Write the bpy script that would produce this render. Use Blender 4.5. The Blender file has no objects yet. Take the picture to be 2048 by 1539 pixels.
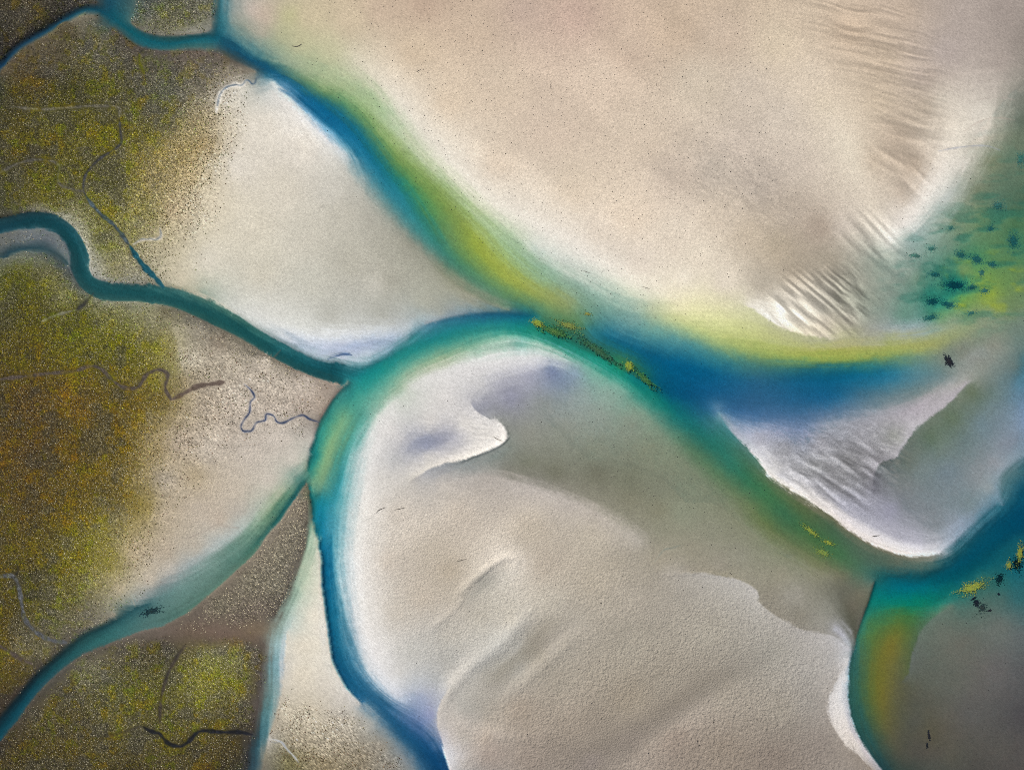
import math, random
import numpy as np
# ---------------------------------------------------------------- survey map
# The estuary is surveyed in map units (u): 2048 x 1539 u cover the photographed area; 1 u = 0.3 m.
# Each survey line lists "x,y colour" stations: wet or dry bed at low tide; corner vignette and bank shadows are painted in.
# '|' separates the left and right colour of a sharp bank; '!' marks a crisp line; '*' a disc (radius after the colour).
PX = 2.0                      # map units per grid cell
MX, MY = 200, 200             # margin (u) around the photographed area that is surveyed too
GW = int((2048 + 2 * MX) / PX) + 1
GH = int((1539 + 2 * MY) / PX) + 1

SURVEY = """
# ---- north channel, deep thread
l 441,-140 236a7a; 441,0 23697b; 437,34 1d6474; 436,72 155868; 454,85 0c4a66; 485,106 0a4a68; 530,130 0a4f70; 574,157 0a5478; 615,191 0b5d88; 649,222 0c608c; 683,256 0f6690; 721,293 156e90; 765,345 1c7890; 800,397 288094; 844,458 388682; 885,506 347e74; 919,536 3f7c66; 970,575 4d8068; 1022,602 4f8060; 1056,620 327c78
l 600,188 0b5d88; 632,222 0d628c; 680,268 186e94; 728,322 287a96; 770,380 328492; 815,438 3b868a; 858,492 46827a
l 640,200 0b5d7c; 675,228 0f6284; 715,262 14687e; 755,308 186c74; 795,362 1e7672; 840,420 2a796c; 885,478 387c64
# its green to yellow weedy shoulder
l 448,34 3f7880; 470,80 3a7480; 513,103 4f7f80; 564,136 4d7c6e; 615,166 628a5c; 650,186 6c9058; 690,204 5f9260; 731,238 759652; 779,292 7a9850; 817,337 7a964c; 871,385 7e964a; 919,434 86984a; 953,485 9ca83e; 988,530 a2ac44; 1039,568 a4ac4a; 1090,592 98a256; 1141,612 929c68
l 776,316 527d4c; 817,369 3c8a62; 860,420 528a52; 895,470 60885a; 930,510 6f9150
# pale green shelf
l 500,80 7f918a; 530,98 8a9c90; 560,120 97a592; 600,141 9fac8e; 640,160 a3b28c; 680,180 a5b688; 720,212 a0b884; 760,250 a4ba8c; 800,294 a0b680; 850,350 9cb478
l 470,40 8b9487; 500,70 8f988a; 530,85 93a18c; 580,115 a3ae90; 640,140 acb891; 690,165 a9b992; 748,198 9fb58c; 793,256 a9bc9a; 840,320 aebd96; 890,376 9cb47c; 940,425 a0b880; 1000,470 a2bd94; 1040,510 96b690; 1083,544 8caf92; 1158,578 88a898; 1227,616 84a89a; 1280,640 82a49c
# white crest on the far side
l 700,110 d8d0b8; 735,140 dfd6c2; 765,164 e8decc; 800,210 ebe3d4; 844,266 ece5d6; 899,328 efe8da; 988,410 efe8da; 1090,461 ede6da; 1160,500 ebe4d9; 1240,545 ece4d6; 1310,580 efe6d2; 1348,590 eee4c8
l 1060,490 d5dad0; 1130,525 d0d6cc; 1200,555 d3d9cc; 1270,590 d8dcc4
# ---- bank with the pale flat: cool rim then grey brown
l! 444,102 3e4a4a; 478,120 36484c; 513,138 3a5660; 533,149 2a6378; 566,172 5b8ba8; 595,203 6f9dba; 630,240 74a6c4; 668,276 78aac2; 700,306 84acb6
l 560,177 d6d8da; 591,209 d2d8dc; 625,246 dbdde0; 663,286 d6dadd; 700,318 c3cdd0
l 724,352 93a6a6; 765,411 8b9a92; 817,474 918e80; 864,516 868a7a; 885,534 7b8068; 936,574 8a8c74; 988,604 8d8d76; 1018,620 809482
l 545,165 f0eae2; 580,200 f2ece4; 615,245 eeeae4; 650,290 e6e2da; 690,335 cbc8be; 740,410 b3b0a4; 790,475 a9a698; 850,530 a09f90; 910,580 a3a290; 950,607 a8a796
* 600,300 e1d9cc 30
* 520,260 e0d8ca 30
* 480,330 dfd7c9 25
* 560,380 d8d0c0 35
* 500,450 d4ccba 30
* 600,470 cfc9ba 30
* 680,430 c4bfb1 25
* 700,520 bab6a8 25
* 620,560 c4c1b4 25
* 520,540 d0cab9 25
* 780,560 b0ad9f 15
* 756,565 d4cfc2 5
* 850,600 adad9f 15
* 760,625 b2b2a8 15
* 420,520 dcd5c4 20
* 660,380 cfcabe 20
* 660,630 b8b7ad 15
* 880,620 a5a79c 8
%d 1.015 1.022 1.05 680 1700
# ---- great sand plain in the north
* 620,30 cdbfa0 20
* 577,30 bfbb90 8
* 530,30 c5b4a2 15
* 505,20 c8b9ac 10
* 520,70 b0a898 8
* 565,68 b6b592 10
* 600,85 c0bc98 12
* 660,100 c6c2a0 15
* 700,40 cdbb9c 25
* 760,20 c6b096 20
* 850,8 bea68e 20
* 830,100 d2bda0 30
* 950,60 ccb69c 30
* 1050,20 c3ac98 25
* 1150,30 c6ac98 30
* 1250,100 ccb69e 35
* 1000,170 d6c2a8 40
* 900,200 dcc8ac 25
* 1100,250 d6c2aa 45
* 1000,320 dbc9b0 30
* 1200,160 d2bea6 40
* 1150,370 dccab0 35
* 1280,270 d0bea6 45
* 1260,420 ddcbb2 40
* 1350,350 ccbba6 35
* 1200,460 e0d1bb 20
* 1350,470 dccdb6 35
* 1280,520 e2d4bf 20
* 1350,60 c8b298 35
* 1400,170 d0c0a8 40
* 1450,70 cab69e 35
* 1553,85 d6c4a8 30
* 1500,180 d4c4ae 30
* 1621,154 dac9b0 25
* 1560,240 d4c5b0 30
* 1600,30 cdbaa0 25
* 1480,290 c6b7a4 30
* 1519,359 bdaf9d 35
* 1430,340 c3b5a2 25
* 1580,420 bdae9a 25
* 1600,330 cfc0ac 25
* 1553,496 b7a890 25
* 1638,455 af9f8c 20
* 1587,540 a89b86 18
* 1656,520 a59a86 14
* 1500,470 c4b49c 25
* 1440,430 cfbfa8 30
* 1399,510 e0d2ba 25
* 1450,561 dccfb8 22
* 1520,570 b5aa96 18
* 1370,555 e8dcc4 15
* 1690,451 cdc0ae 10
l 1640,200 dccdb6; 1668,240 e2d4c0; 1690,283 e6dac6; 1710,330 e4d8c4; 1730,370 dfd2c0; 1745,410 d8ccba; 1765,450 dbd2c4
* 1700,60 c4b09a 25
* 1760,120 c3b19c 25
* 1800,20 beac9a 25
* 1929,34 b2a59c 25
* 2010,17 a3978f 20
* 1895,102 b5a8a0 25
* 1850,150 b8a99c 20
* 2045,80 968c84 10
* 2000,120 ada198 18
* 1760,200 c9b8a2 18
* 1792,273 bfae9b 20
* 1840,215 beaf9d 18
* 1826,330 c0af9c 15
* 1750,320 cdbca7 12
* 1805,385 c2b3a2 10
l 1880,190 d2c8b8; 1905,215 e2d7c8; 1912,250 e5dbcb; 1900,300 e8dfd1; 1885,345 ebe3d8; 1861,390 efe8de; 1835,430 f0eae2; 1800,465 ece6de; 1775,490 d8d4ca
* 1960,225 ddd5c8 14
* 1985,180 c3b9ae 12
* 1960,260 d8d0c3 10
* 1930,330 dcd6cb 8
l 2060,170 8d8a80; 2045,198 6e7368; 2020,235 8a8d80; 1997,262 a0a190; 1963,305 b6b4a4; 1935,345 b2b3a4; 1900,395 bcc3be; 1866,437 a9b8b0; 1830,478 94aca8; 1790,510 9aa69c
%d 1 1 1 0 1
# ---- eastern lagoon
* 2040,240 5f6a5c 8
* 2032,280 6d7864 12
* 1985,325 7a8268 14
* 2020,350 5f7460 12
* 1955,386 737e66 14
* 2038,400 4f6a55 12
* 1915,440 788a70 12
* 1970,440 6d8860 12
* 2032,444 4f7450 14
* 1900,490 76907c 12
* 2000,490 5a8058 14
* 1929,540 80965c 10
* 1962,560 84a048 6
* 2014,561 6c8c52 14
* 1925,600 7a9c48 10
* 1980,590 98aa3e 7
* 2025,610 6f855c 14
* 1885,632 6a9466 12
* 1861,590 2f8270 14
* 1880,570 4f8f74 8
* 1830,600 6a9484 14
* 1809,630 678e7e 12
* 1840,560 76947f 10
* 1775,578 8a968a 16
* 1758,620 8a978b 12
* 1758,530 889589 12
* 1809,535 88988e 14
* 1720,560 97978a 10
* 1740,600 8f9688 8
* 1960,640 7c8a72 10
* 2038,655 6f8074 16
l 1730,668 a2a194; 1780,658 a3a9aa; 1826,655 9aa8b2; 1870,652 98a39a; 1920,640 8c9a80
* 1700,640 a39d90 8
* 1912,570 1f8070 22
* 1880,603 2c8674 14
* 1862,635 3c7c68 8
* 1954,519 46845c 10
* 1922,509 4c8466 9
* 1871,549 4f8a78 9
* 2030,482 3f7a5c 10
* 1998,412 4f7462 8
# ripple field of the flat
* 1585,590 c6beb0 6
* 1620,600 bcb5a7 8
* 1650,580 b2ac9e 8
* 1600,635 d6cebf 8
* 1650,645 b8ae9e 8
* 1690,600 989789 8
* 1640,620 a8a498 6
# ---- yellow shelf and scarp
l!~ 1490,612 e4dccb|d6d4b0; 1510,622 f0ebe0|cdcda4; 1535,638 f0ece2|c2c29a; 1560,653 eee8da|bcbc96; 1590,664 eae0c8|b4b58c; 1620,671 dfd4bc|b0b18c; 1660,676 cfc6b2|acad8c
l 1348,606 efe6c2; 1399,626 e9e6b0; 1440,642 dcdca2; 1485,662 c8cc8c; 1540,684 bcc07c; 1600,694 b2b676; 1680,696 aaac74; 1760,690 a8aa78
l 1290,620 a8b89c; 1348,640 ccd094; 1390,658 bcc684; 1433,678 b2be78; 1519,703 a8b25e; 1621,717 a0ac44; 1690,713 a4ac40; 1775,703 a4aa4c; 1861,690 a6a65e; 1929,660 96a078; 1990,628 869078
l 1240,655 5d9298; 1300,662 6aa098; 1348,676 5a9494; 1400,698 44888e; 1450,718 3c8488; 1519,730 487c72; 1621,733 2c767e; 1724,730 33807e; 1800,722 5a8a7c; 1870,714 748a7c
# ---- deep eastern reach
l 1180,662 2a7a86; 1227,678 0e6486; 1295,712 04567a; 1348,724 025c84; 1416,742 045c84; 1519,763 285f80; 1621,755 0c5c7e; 1707,749 045c7e; 1775,748 146a8c; 1826,750 4e8090; 1895,746 6a807f
l 1260,740 0c5c7c; 1310,770 04506c; 1360,792 064e72; 1420,790 12527a; 1500,798 2c5c80; 1553,802 2c5e82; 1656,796 145a82; 1724,785 3c687e; 1792,786 5f7a82; 1850,782 74827f
l 1400,812 1a5678; 1440,822 30628a; 1485,832 3c648c; 1540,838 4c6c90; 1587,838 4a6a8c; 1640,830 506c8a; 1690,820 5f7890; 1760,812 77868c; 1830,796 8a8f8e; 1880,776 8f928e
* 1929,701 828679 16
* 1900,700 7c8679 8
* 1985,695 8c8d80 14
* 1960,725 8f9086 10
* 2032,732 6b7872 8
* 1890,720 788278 8
l 1930,715 979a96; 1970,705 979a94; 2010,700 8b9086
%d .88 .91 .84 1780 9999
# ---- spit between the channels
l 1430,812 6d8ba0; 1454,845 9fa9b8; 1480,868 adb1c0; 1536,858 a3a8bc; 1604,864 7a8aa8; 1656,850 959ba6; 1758,830 a5a3aa; 1826,812 b0a8b0; 1880,786 aeaaac; 1946,756 a5a59c
l! 1437,826 6a90a0; 1462,862 3f7f80|a0aab6; 1490,892 466f66|c4c6ce; 1512,916 4a7466|ece9ea; 1539,949 60735a|efebe6; 1580,978 6a705a|f3ece4; 1621,1003 6a6c56|f4ece4; 1662,1031 686a52|f2e9e2; 1690,1052 6a6a54|f2e9e3; 1724,1076 6f6e5a|f1e8e3; 1758,1094 6f6f5c|f0e8e2; 1792,1106 706f5d|f2ece6; 1826,1112 747464|f4efea; 1861,1111 7c7e72|f2eeeb; 1884,1104 78878a|dcdce2
l! 1560,948 cac9cd; 1610,980 dcd8d5; 1660,1010 e0dad8; 1707,1038 dad6da; 1741,1058 dcd8db; 1792,1084 e0dde0; 1843,1096 dedce2
l 1600,955 aaa9ad; 1650,985 acabb2; 1690,1012 a5a5b2; 1730,1036 a8a8b4; 1790,1066 adacb8; 1850,1082 b2b2bf
* 1520,880 a8a8b2 6
* 1570,900 9d9da2 12
* 1640,885 9b9aa0 12
* 1720,875 9c9ba0 12
* 1700,920 979698 12
* 1630,930 989899 12
* 1680,965 9a999c 10
* 1720,960 a2a2a6 8
* 1790,870 a4a1a6 8
l! 1940,762 a8a4a6|7a8272; 1915,788 b6b0b5|747e6e; 1881,818 b8b2b7|6f7b6c; 1853,838 bcb7bc|6c786a; 1837,850 c6c2c6|68756a; 1822,868 b6b2b7|66736a; 1816,878 cac6ca|667168; 1800,900 aeabb0|656f6a; 1792,913 b8b4b8|656f6b; 1776,920 a6a4a9|6a716e; 1758,928 a8a5aa|6e7372; 1748,951 9f9da3|7a7b82; 1744,988 9c9ca6|83828c
* 1946,785 717b69 8
* 1905,835 6f7c6d 10
* 1861,872 6c7a6d 10
* 1885,880 7d8a86 8
* 1815,925 737a79 8
* 1800,965 868893 12
* 1850,940 87909c 12
* 1895,945 828ca0 12
* 1820,1010 8b8d9e 14
* 1780,1020 9494a4 10
* 1900,1000 8c94a6 14
* 1870,1050 9294a6 14
* 1930,890 7a8894 12
* 1965,850 8090a4 12
* 2010,830 8493ac 12
* 2018,885 9498b2 12
* 1990,925 a6a4b8 8
* 1955,950 9699aa 12
* 1940,1010 8692a2 12
* 1980,790 76868a 8
* 1975,975 a4a8b8 8
l 2050,720 3c6f7c; 2040,760 507e92; 2047,800 66849c; 2052,850 8a9cba
l! 2060,905 7f94a4; 2040,913 7a909c; 2008,934 93a0aa; 1993,958 8798a0; 1996,988 7a94a2; 2006,1012 5a8494
l 2055,925 2c6470; 2038,940 4b6f74; 2014,952 5a7a7c; 2008,975 567a80; 2020,1000 3a707c; 2045,985 06506c
l 1884,1100 c0c3cc; 1905,1076 adb3c2; 1935,1046 8f9db0; 1965,1020 7c94a4; 1990,1004 5f8496
%d 1 1 1 0 1
# ---- pool east
l 1888,1112 7c9298; 1905,1090 8498a4; 1929,1068 6a8a98; 1963,1042 4a7a88; 1997,1018 2a6c7c; 2030,1000 105a70; 2060,980 044c68
l 1690,1090 4a684c; 1741,1122 526858; 1792,1130 5a6456; 1843,1133 607064; 1881,1126 3f6c6c; 1920,1096 20626c; 1960,1068 0c5264; 2000,1044 044a62; 2060,1020 024460
l 1750,1150 2a6a66; 1792,1158 045c6c; 1861,1152 02505f; 1929,1118 024a60; 1997,1078 024a60; 2060,1050 024660
l 1880,1172 045c68; 1940,1150 06545f; 1990,1120 0c5460; 2050,1085 1c5a60
l 1755,1178 0a6668; 1809,1180 026c7a; 1860,1176 04666f; 1900,1172 0a605e
l 1745,1205 0c7468; 1775,1200 047a70; 1843,1204 067a60; 1895,1195 0e6a62; 1940,1180 2c6660
* 1965,1160 3c6a5c 8
* 2000,1165 2c6662 10
* 2035,1140 14606c 10
* 2040,1190 2f6468 12
* 2000,1200 4c6862 10
* 1960,1215 556a60 10
%d 1.05 1.04 1.0 1850 9999
# ---- south-eastern reach, ochre bed
l! 1750,1165 6d7668|0b666a; 1738,1204 6a6a58|0f746a; 1724,1241 66645a|2c7464; 1714,1272 605f52|34725e; 1707,1299 6c7a7a|2f6460; 1700,1327 a8b6c0|2b5a54; 1695,1361 c2ccd4|2c5c54; 1696,1388 c8ccd2|2c5a52; 1702,1422 cccbd0|285650; 1711,1450 ccc8cc|26524c; 1727,1484 cfc8ca|244c4a; 1744,1511 cac4c6|224646; 1765,1539 a8a6aa|1e4044; 1830,1620 8a8684|1e3c40
l 1718,1330 385f4e; 1715,1390 315c4e; 1722,1430 2d564c; 1745,1480 2d4e46; 1785,1530 36463f; 1830,1590 384540
l 1758,1224 2c7458; 1740,1260 4c703c; 1740,1320 5c6c38; 1735,1380 586a38; 1745,1430 536238; 1770,1480 4a5440
l 1800,1225 3a7040; 1792,1250 606c2e; 1785,1290 7c6e2c; 1762,1330 706c2c; 1760,1380 746c28; 1766,1429 6c6430; 1780,1480 585640; 1800,1520 4c4c42
l 1826,1228 3a6e3c; 1815,1270 5c6c38; 1795,1330 686640; 1790,1380 64603f; 1792,1430 5c5a42; 1808,1480 525045
l! 1905,1212 5c7064; 1881,1224 48705c|5e6f64; 1850,1251 4c6a50|5f6d62; 1833,1279 4c6244|616a60; 1823,1310 53603f|606660; 1818,1340 56603f|5e635c; 1806,1362 5c5c3f|5c5e50
l 1806,1362 5c5a44; 1830,1400 58564c; 1850,1425 56564a; 1862,1470 54503f; 1880,1510 54504a
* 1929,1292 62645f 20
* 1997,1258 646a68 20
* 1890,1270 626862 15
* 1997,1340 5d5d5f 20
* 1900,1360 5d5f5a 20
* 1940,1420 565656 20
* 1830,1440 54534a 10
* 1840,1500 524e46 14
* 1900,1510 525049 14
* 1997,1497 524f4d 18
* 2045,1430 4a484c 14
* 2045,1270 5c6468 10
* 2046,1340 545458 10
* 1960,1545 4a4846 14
%d 1 1 1 0 1
# ---- diagonal channel of the middle
l 1329,811 0f766c; 1365,838 146a6a; 1416,880 20695e; 1457,922 2a7060; 1498,962 317050; 1539,994 3f744a; 1570,1030 34684c; 1621,1072 466a3e; 1673,1106 3f6c44; 1707,1132 4a6c50; 1735,1140 3f6a5c
l 1440,870 2a7066; 1475,905 3c6f5c; 1510,942 4a6c4c; 1560,982 536c46; 1610,1016 586640; 1660,1050 46644a; 1720,1098 4c6452; 1780,1120 506456
l 1330,856 5f8874; 1382,900 527458; 1433,950 5d7a58; 1485,1002 6f7a58; 1530,1048 647446; 1580,1090 6a7250; 1640,1124 6e7450; 1690,1150 726e58
l 1270,810 7f9c8a; 1312,852 7b907c; 1360,910 7b8670; 1420,975 7e846e; 1480,1045 848670; 1540,1100 878a74; 1600,1135 8b8c78; 1640,1150 86846f
* 1656,1149 80806c 10
* 1690,1180 66665a 8
* 1724,1185 706c5c 8
* 1705,1215 6a6558 8
* 1672,1205 75756a 8
l 1660,1160 777668; 1680,1195 646459; 1698,1235 4f5042; 1709,1268 4c4c40
* 1655,1215 8c8b80 10
* 1587,1190 99958a 16
* 1638,1241 959288 10
* 1560,1150 94907e 12
* 1540,1190 908a7c 8
* 1600,1230 8c877a 8
l! 1668,1255 a9a9ae; 1685,1270 b6b6be; 1697,1290 aab0b4
# ---- weed strip below the confluence
l 1070,645 3a7a5c; 1090,652 286a54; 1141,672 2c6454; 1176,688 325f50; 1227,710 2f6c54; 1258,734 4a7c3c; 1290,756 1c6c5c; 1320,784 0f645f
l 1110,640 4c8060; 1140,648 5a8450; 1170,655 4a7e60
# ---- big arc
l 682,772 1d6a6c; 692,757 0c666e; 714,748 0a6872; 765,727 0c7c78; 817,699 0e7c78; 868,680 127c7c; 936,661 1c807a; 988,658 26887c; 1039,662 188a76; 1090,676 0a826e; 1141,700 0c8874; 1193,722 0a8a76; 1244,750 0a8a74; 1290,780 0b7e70; 1329,811 0f766c
l 740,725 2f7f8a; 783,702 5a9aa2; 817,676 6aa0a8; 851,652 5a8ea2; 902,638 327892; 970,629 1e6486; 1022,630 146482; 1056,634 0a6478
l! 1070,634 0c6474; 1040,625 2c6c7c; 1000,621 5f8488; 950,624 74909a; 900,632 8a9ca4; 850,647 a3b0b6
l 720,720 a8bcc4; 745,714 b6c4cc; 783,692 9cb0c0; 820,668 a2b4c0
l 1022,678 8cb4a0; 953,692 7fac92; 885,720 9cac86; 830,748 a4b496; 790,780 a0b79c; 757,818 94b3a0; 735,850 88aea0
l 1060,680 8db8a2; 1100,692 96b8a4; 1150,716 86b4a2; 1200,750 7aac9a; 1250,785 82a898
l 705,765 2a8a84; 735,760 1f9088; 770,742 2a9084; 700,800 2f8e84; 720,790 4a9a86
l 663,815 2c8078; 645,862 309080; 632,910 1a7c78; 622,950 2f7f70
l! 697,763 a39082|1e666c; 680,781 958a80|3a807a; 663,803 a39486|2f7e76; 650,825 a08e80|3a8078; 639,845 8a8078|3a8a7c; 628,878 c8beb4|2a807a; 620,905 b8bab0|1f7a76; 614,940 8aa088|2a7c70
l 690,830 7aa87e; 672,870 8cac7a; 655,910 9cb078; 642,955 94ae7c; 630,985 7aa48a
l 730,830 4c9a8e; 705,870 4aa094; 690,910 2c9090; 680,960 1e8898; 672,1000 2a8e9c
l 645,1000 0e7f92; 640,1030 127c94; 648,1075 0c6f8e; 655,1110 096488; 657,1160 0a5f82; 663,1220 0b5f80; 674,1280 12607e; 690,1330 125676; 712,1370 18587a; 748,1404 1a5274; 793,1446 165074; 834,1487 104a70; 865,1525 0a3e66; 905,1590 0a3c62
l 700,900 8ab8b4; 692,950 86b4b2; 686,1000 78aeb0; 680,1050 6aa6b0; 678,1100 7fb0b6; 684,1160 86aeb6; 690,1220 72a0ae; 698,1270 6292a6; 712,1320 4f86a0; 735,1365 3c7494; 770,1400 2f6688; 800,1422 5c7ca0; 830,1450 506c98; 858,1480 2a5884; 875,1515 12466e; 910,1590 0e4066
l! 618,972 77755f|237a74; 622,1000 6a7058|1a6f70; 625,1030 6f8470|1c7a86; 632,1062 a4b8a0|1a7888; 641,1100 dad4c4|0e6684; 645,1156 e4dccc|0a5a7c; 652,1224 e8e0d4|0a5876; 656,1265 e6dfd4|0e587a; 666,1320 e6dfd2|0e4f70; 684,1358 e2dcd2|125274; 700,1382 dcd6d0|18587a; 724,1407 c6c2bc|285e80
l 724,1408 8fa0aa; 759,1441 7e909c; 796,1478 74858f; 817,1508 7a868e; 835,1540 7a868c; 880,1620 7a868a
l 745,1412 2f6484; 785,1460 265a7c; 822,1512 3a6480; 850,1560 3a6480
l 745,850 bccac6; 722,900 b4c6c4; 714,950 b2c4c4; 706,1000 b8c8c8; 699,1060 bccbcc; 694,1121 c3cfd2; 702,1207 c0c9ce; 714,1275 bec6cc; 730,1327 c4cace; 762,1368 c6ccd4; 795,1400 b4bccc
l 790,800 dcdcd6; 765,826 e6e3df; 747,870 e8e5e1; 733,937 ebe8e4; 724,1006 f0ebe4; 714,1060 eeebe4; 709,1121 ebe8e4; 716,1207 eeebe6; 730,1275 f0ece8; 750,1327 eeebea; 782,1372 eaeaec; 803,1400 c8ccd8
l 817,768 dcdbd6; 885,737 e2e0dd; 953,720 e3e2e0; 1022,711 e5e4e3; 1090,710 e2e2e0; 1138,718 d0d6d2
l 860,752 dedcd8; 930,735 dfdcda; 1010,726 dedcda; 1075,724 d4d4d8
# ---- inside of the great bend
* 1107,742 76829f 12
* 1124,762 7f8ea3 10
* 1060,752 a5a6b6 8
* 1150,745 8a9cae 8
* 1022,794 8f90a0 14
* 970,805 9596a2 8
* 1000,768 aeaeb8 8
* 960,770 c9c7c6 8
* 1090,815 8f9490 16
* 1056,869 8d8e84 14
* 1160,800 8f9c98 14
* 1193,840 8c968c 16
* 1215,790 8aa498 10
* 1261,852 848f80 14
* 1193,903 828878 18
* 1300,903 7f8672 16
* 1120,870 8a8e82 12
* 1056,925 787a6a 8
* 1110,945 767666 12
* 1193,947 747464 14
* 1260,960 787a68 14
* 1320,975 7f8270 16
* 988,913 7e8680 6
* 940,935 8a8e8c 6
* 885,945 9c9c9e 6
l! 940,795 c2c0c2; 945,812 cbc8c8|9899a4; 964,830 e0dcd8|94959c; 998,843 ece7e2|8c8e8a; 1013,862 efe9e2|8a8c84; 1012,880 ece6de|838a82; 988,897 efe9e2|7e8682; 936,918 efe8de|868e8c; 885,930 eae2d8|999ca0; 851,943 e2dbd0|a9a9ac; 820,962 d8d2c8|c0bab2
* 885,800 d9d5d1 14
* 860,845 d6d1cc 10
* 930,850 dbd6d0 12
* 970,865 dcd7d0 6
l 812,897 9fa1ab; 851,887 8087a0; 890,876 9294a4; 920,872 b6b5bc
* 790,920 bcbbbb 8
* 800,880 cdcaca 8
* 860,915 d3cec8 6
* 780,860 dcd8d4 8
* 770,960 d4cfc8 12
l 880,962 c4bcb2; 930,955 b4aea8; 970,952 b0a8a0; 1000,958 b8b0a8; 1056,972 bfb7b0; 1124,992 beb6ae; 1193,1016 bbb2a8; 1244,1052 bab2a6; 1282,1076 bcb5ab; 1288,1088 b8b0a6
l 1010,940 807e72; 1080,962 87847a; 1150,985 8b887a; 1220,1022 8f8c7c; 1270,1055 918e7e; 1300,1088 948f80; 1265,1108 aaa294; 1230,1120 a9a090
* 1329,1053 908f7c 14
* 1364,1020 8a8e7a 16
* 1420,1060 8c8c7a 14
* 1380,1100 95907f 14
* 1320,1120 a39b8a 12
* 1480,1110 929080 14
* 1440,1130 9a9486 8
* 1260,1000 84826f 10
* 1320,1020 86846f 8
* 783,1121 cdc2b4 20
* 800,1030 d2c8bb 20
* 919,1040 cdc1b2 30
* 870,1100 cbbfae 20
* 1060,1060 c6baa9 30
* 1180,1080 bdb3a3 25
* 1090,1130 bfb3a3 20
* 900,1140 c0b3a0 15
* 850,1190 c8bcac 20
* 800,1220 cbc2b5 20
* 1190,1160 b3a999 25
* 1261,1200 b3aa9c 25
* 1100,1210 bbb3a5 25
* 1022,1230 bfb8ab 20
* 900,1260 bcb6ab 18
* 960,1230 b9b2a5 12
* 830,1300 c3c0b9 20
* 800,1340 d0cdc8 12
* 900,1320 b4b1aa 20
* 1022,1292 b7b3aa 22
* 1040,1340 b4afa5 14
* 1130,1290 afa79a 18
* 1080,1310 a79f91 12
* 990,1380 b3aca1 14
l 888,1400 d0c9bf; 905,1362 d2ccc3; 940,1330 c6c2ba; 985,1295 bfbcb5
l 978,1358 a39d91; 1030,1316 a09a8c; 1078,1272 a29a8c; 1110,1236 aca496
l 950,1338 bab7b0; 1000,1288 bcbab4; 1030,1250 bebab2; 1060,1213 bfb8ac
l 1010,1382 b8b1a6; 1060,1337 b4ac9f; 1110,1287 b3aba0; 1155,1235 b5ada0
l 905,1345 d0cac1; 935,1322 c2bdb5; 975,1290 bbb8b0
l 895,1425 c9c1b8; 925,1452 c6bcb2; 975,1466 c2b6aa; 1030,1478 b4a89b
l 915,1400 bcb8b0; 945,1420 b0aca3; 985,1432 b0a698
l 1140,1528 8c8278; 1200,1495 8d8378; 1270,1452 958b7f; 1350,1405 9a9083; 1430,1350 a1988b
l 1180,1550 a0958a; 1300,1475 a59a8e; 1420,1400 a99f93
l 860,1262 c2bdb5; 900,1225 c6bdb0; 930,1195 c9bfb1
* 1124,1361 aaa193 20
* 1040,1420 ac9f90 20
* 950,1430 b6afa6 12
* 970,1470 bdae9e 10
* 1261,1280 aba395 25
* 1330,1220 aea699 20
* 1261,1400 a39888 25
* 1150,1450 a69a8c 22
* 1261,1480 9a8f84 25
* 1180,1525 978c84 20
* 1060,1520 a3968a 20
* 980,1510 afa196 18
* 930,1470 b9b1a6 8
* 930,1530 bcb4ac 10
* 1330,1350 a39a8c 25
* 1420,1260 aca598 25
* 1440,1380 a69d90 25
* 1350,1480 998c80 25
* 1450,1500 95897c 25
* 1550,1300 aba69c 20
* 1560,1420 a0988c 20
* 1550,1520 93877c 25
* 1640,1490 958b82 15
* 1620,1330 aca7a0 20
* 1620,1400 a29c94 15
* 1660,1300 b0aca8 8
* 1690,1535 9c9288 10
l! 1300,1155 a69e90; 1348,1147 aca59a; 1399,1144 b5b0a8|979080; 1451,1151 bab6b0|97917f; 1492,1165 bcb8b2|979282; 1515,1182 bcb8b3|948f80; 1519,1204 b8b4ad|918b7e; 1553,1231 b3aea6|8f897c; 1604,1258 b3aea8|908b80; 1645,1266 b8b4b0|959188; 1672,1274 bab8b8|9c9a98; 1697,1300 c2c2c6
# the white beach by the south-eastern reach
l!~ 1699,1318 d6d4d4; 1676,1354 d0cdcb|b0aaa4; 1661,1388 d6d2cf|aaa39b; 1658,1422 dad4d0|a29a92; 1671,1460 dcd4cc|9c938a; 1696,1492 d8cfc6|988e84; 1726,1518 c4bbb4|968b80; 1748,1540 b0a8a0|92867a
l 1692,1350 e4e2e2; 1682,1390 e4e1e0; 1686,1430 e6e0da; 1703,1468 e4dad2; 1728,1502 d8d0ca
# little trough
l 998,1137 c4bdb2; 985,1148 a8a49b; 968,1166 94928a; 950,1184 a3a097; 925,1206 b8b2a6
l 1018,1119 ece2d4; 1028,1117 ece2d4; 1037,1125 e6dccf; 1024,1140 ddd5c8; 1006,1152 d4cdc1
l 1008,1114 ece2d4; 980,1130 e4d9ca; 955,1148 d8cebf; 935,1172 cec4b5; 905,1200 c4baaa
l 1036,1124 ddd3c5; 1010,1142 d0c9bd; 988,1162 c6c0b4; 962,1188 c2bbae; 940,1206 bcb4a8
* 1012,1128 d2c8b9 4
# fan at the south mouth
* 841,1395 a4abc2 8
* 858,1430 949bbc 8
* 825,1370 c0c4c8 8
* 872,1360 b2b3b2 8
l!~ 905,1368 c8c3ba; 885,1395 cec7be|b2b4bc; 875,1422 d2cac1|a4a9ba; 874,1450 cdc6c0|9aa1b4; 882,1474 ccc8cc|838fa8; 888,1500 dcdadc|2a5580; 892,1520 dddce0|143f66; 905,1560 d0ccca|123a60
l 900,1430 c4bdb4; 905,1470 c9bfb6; 920,1505 cfcbcb
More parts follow.
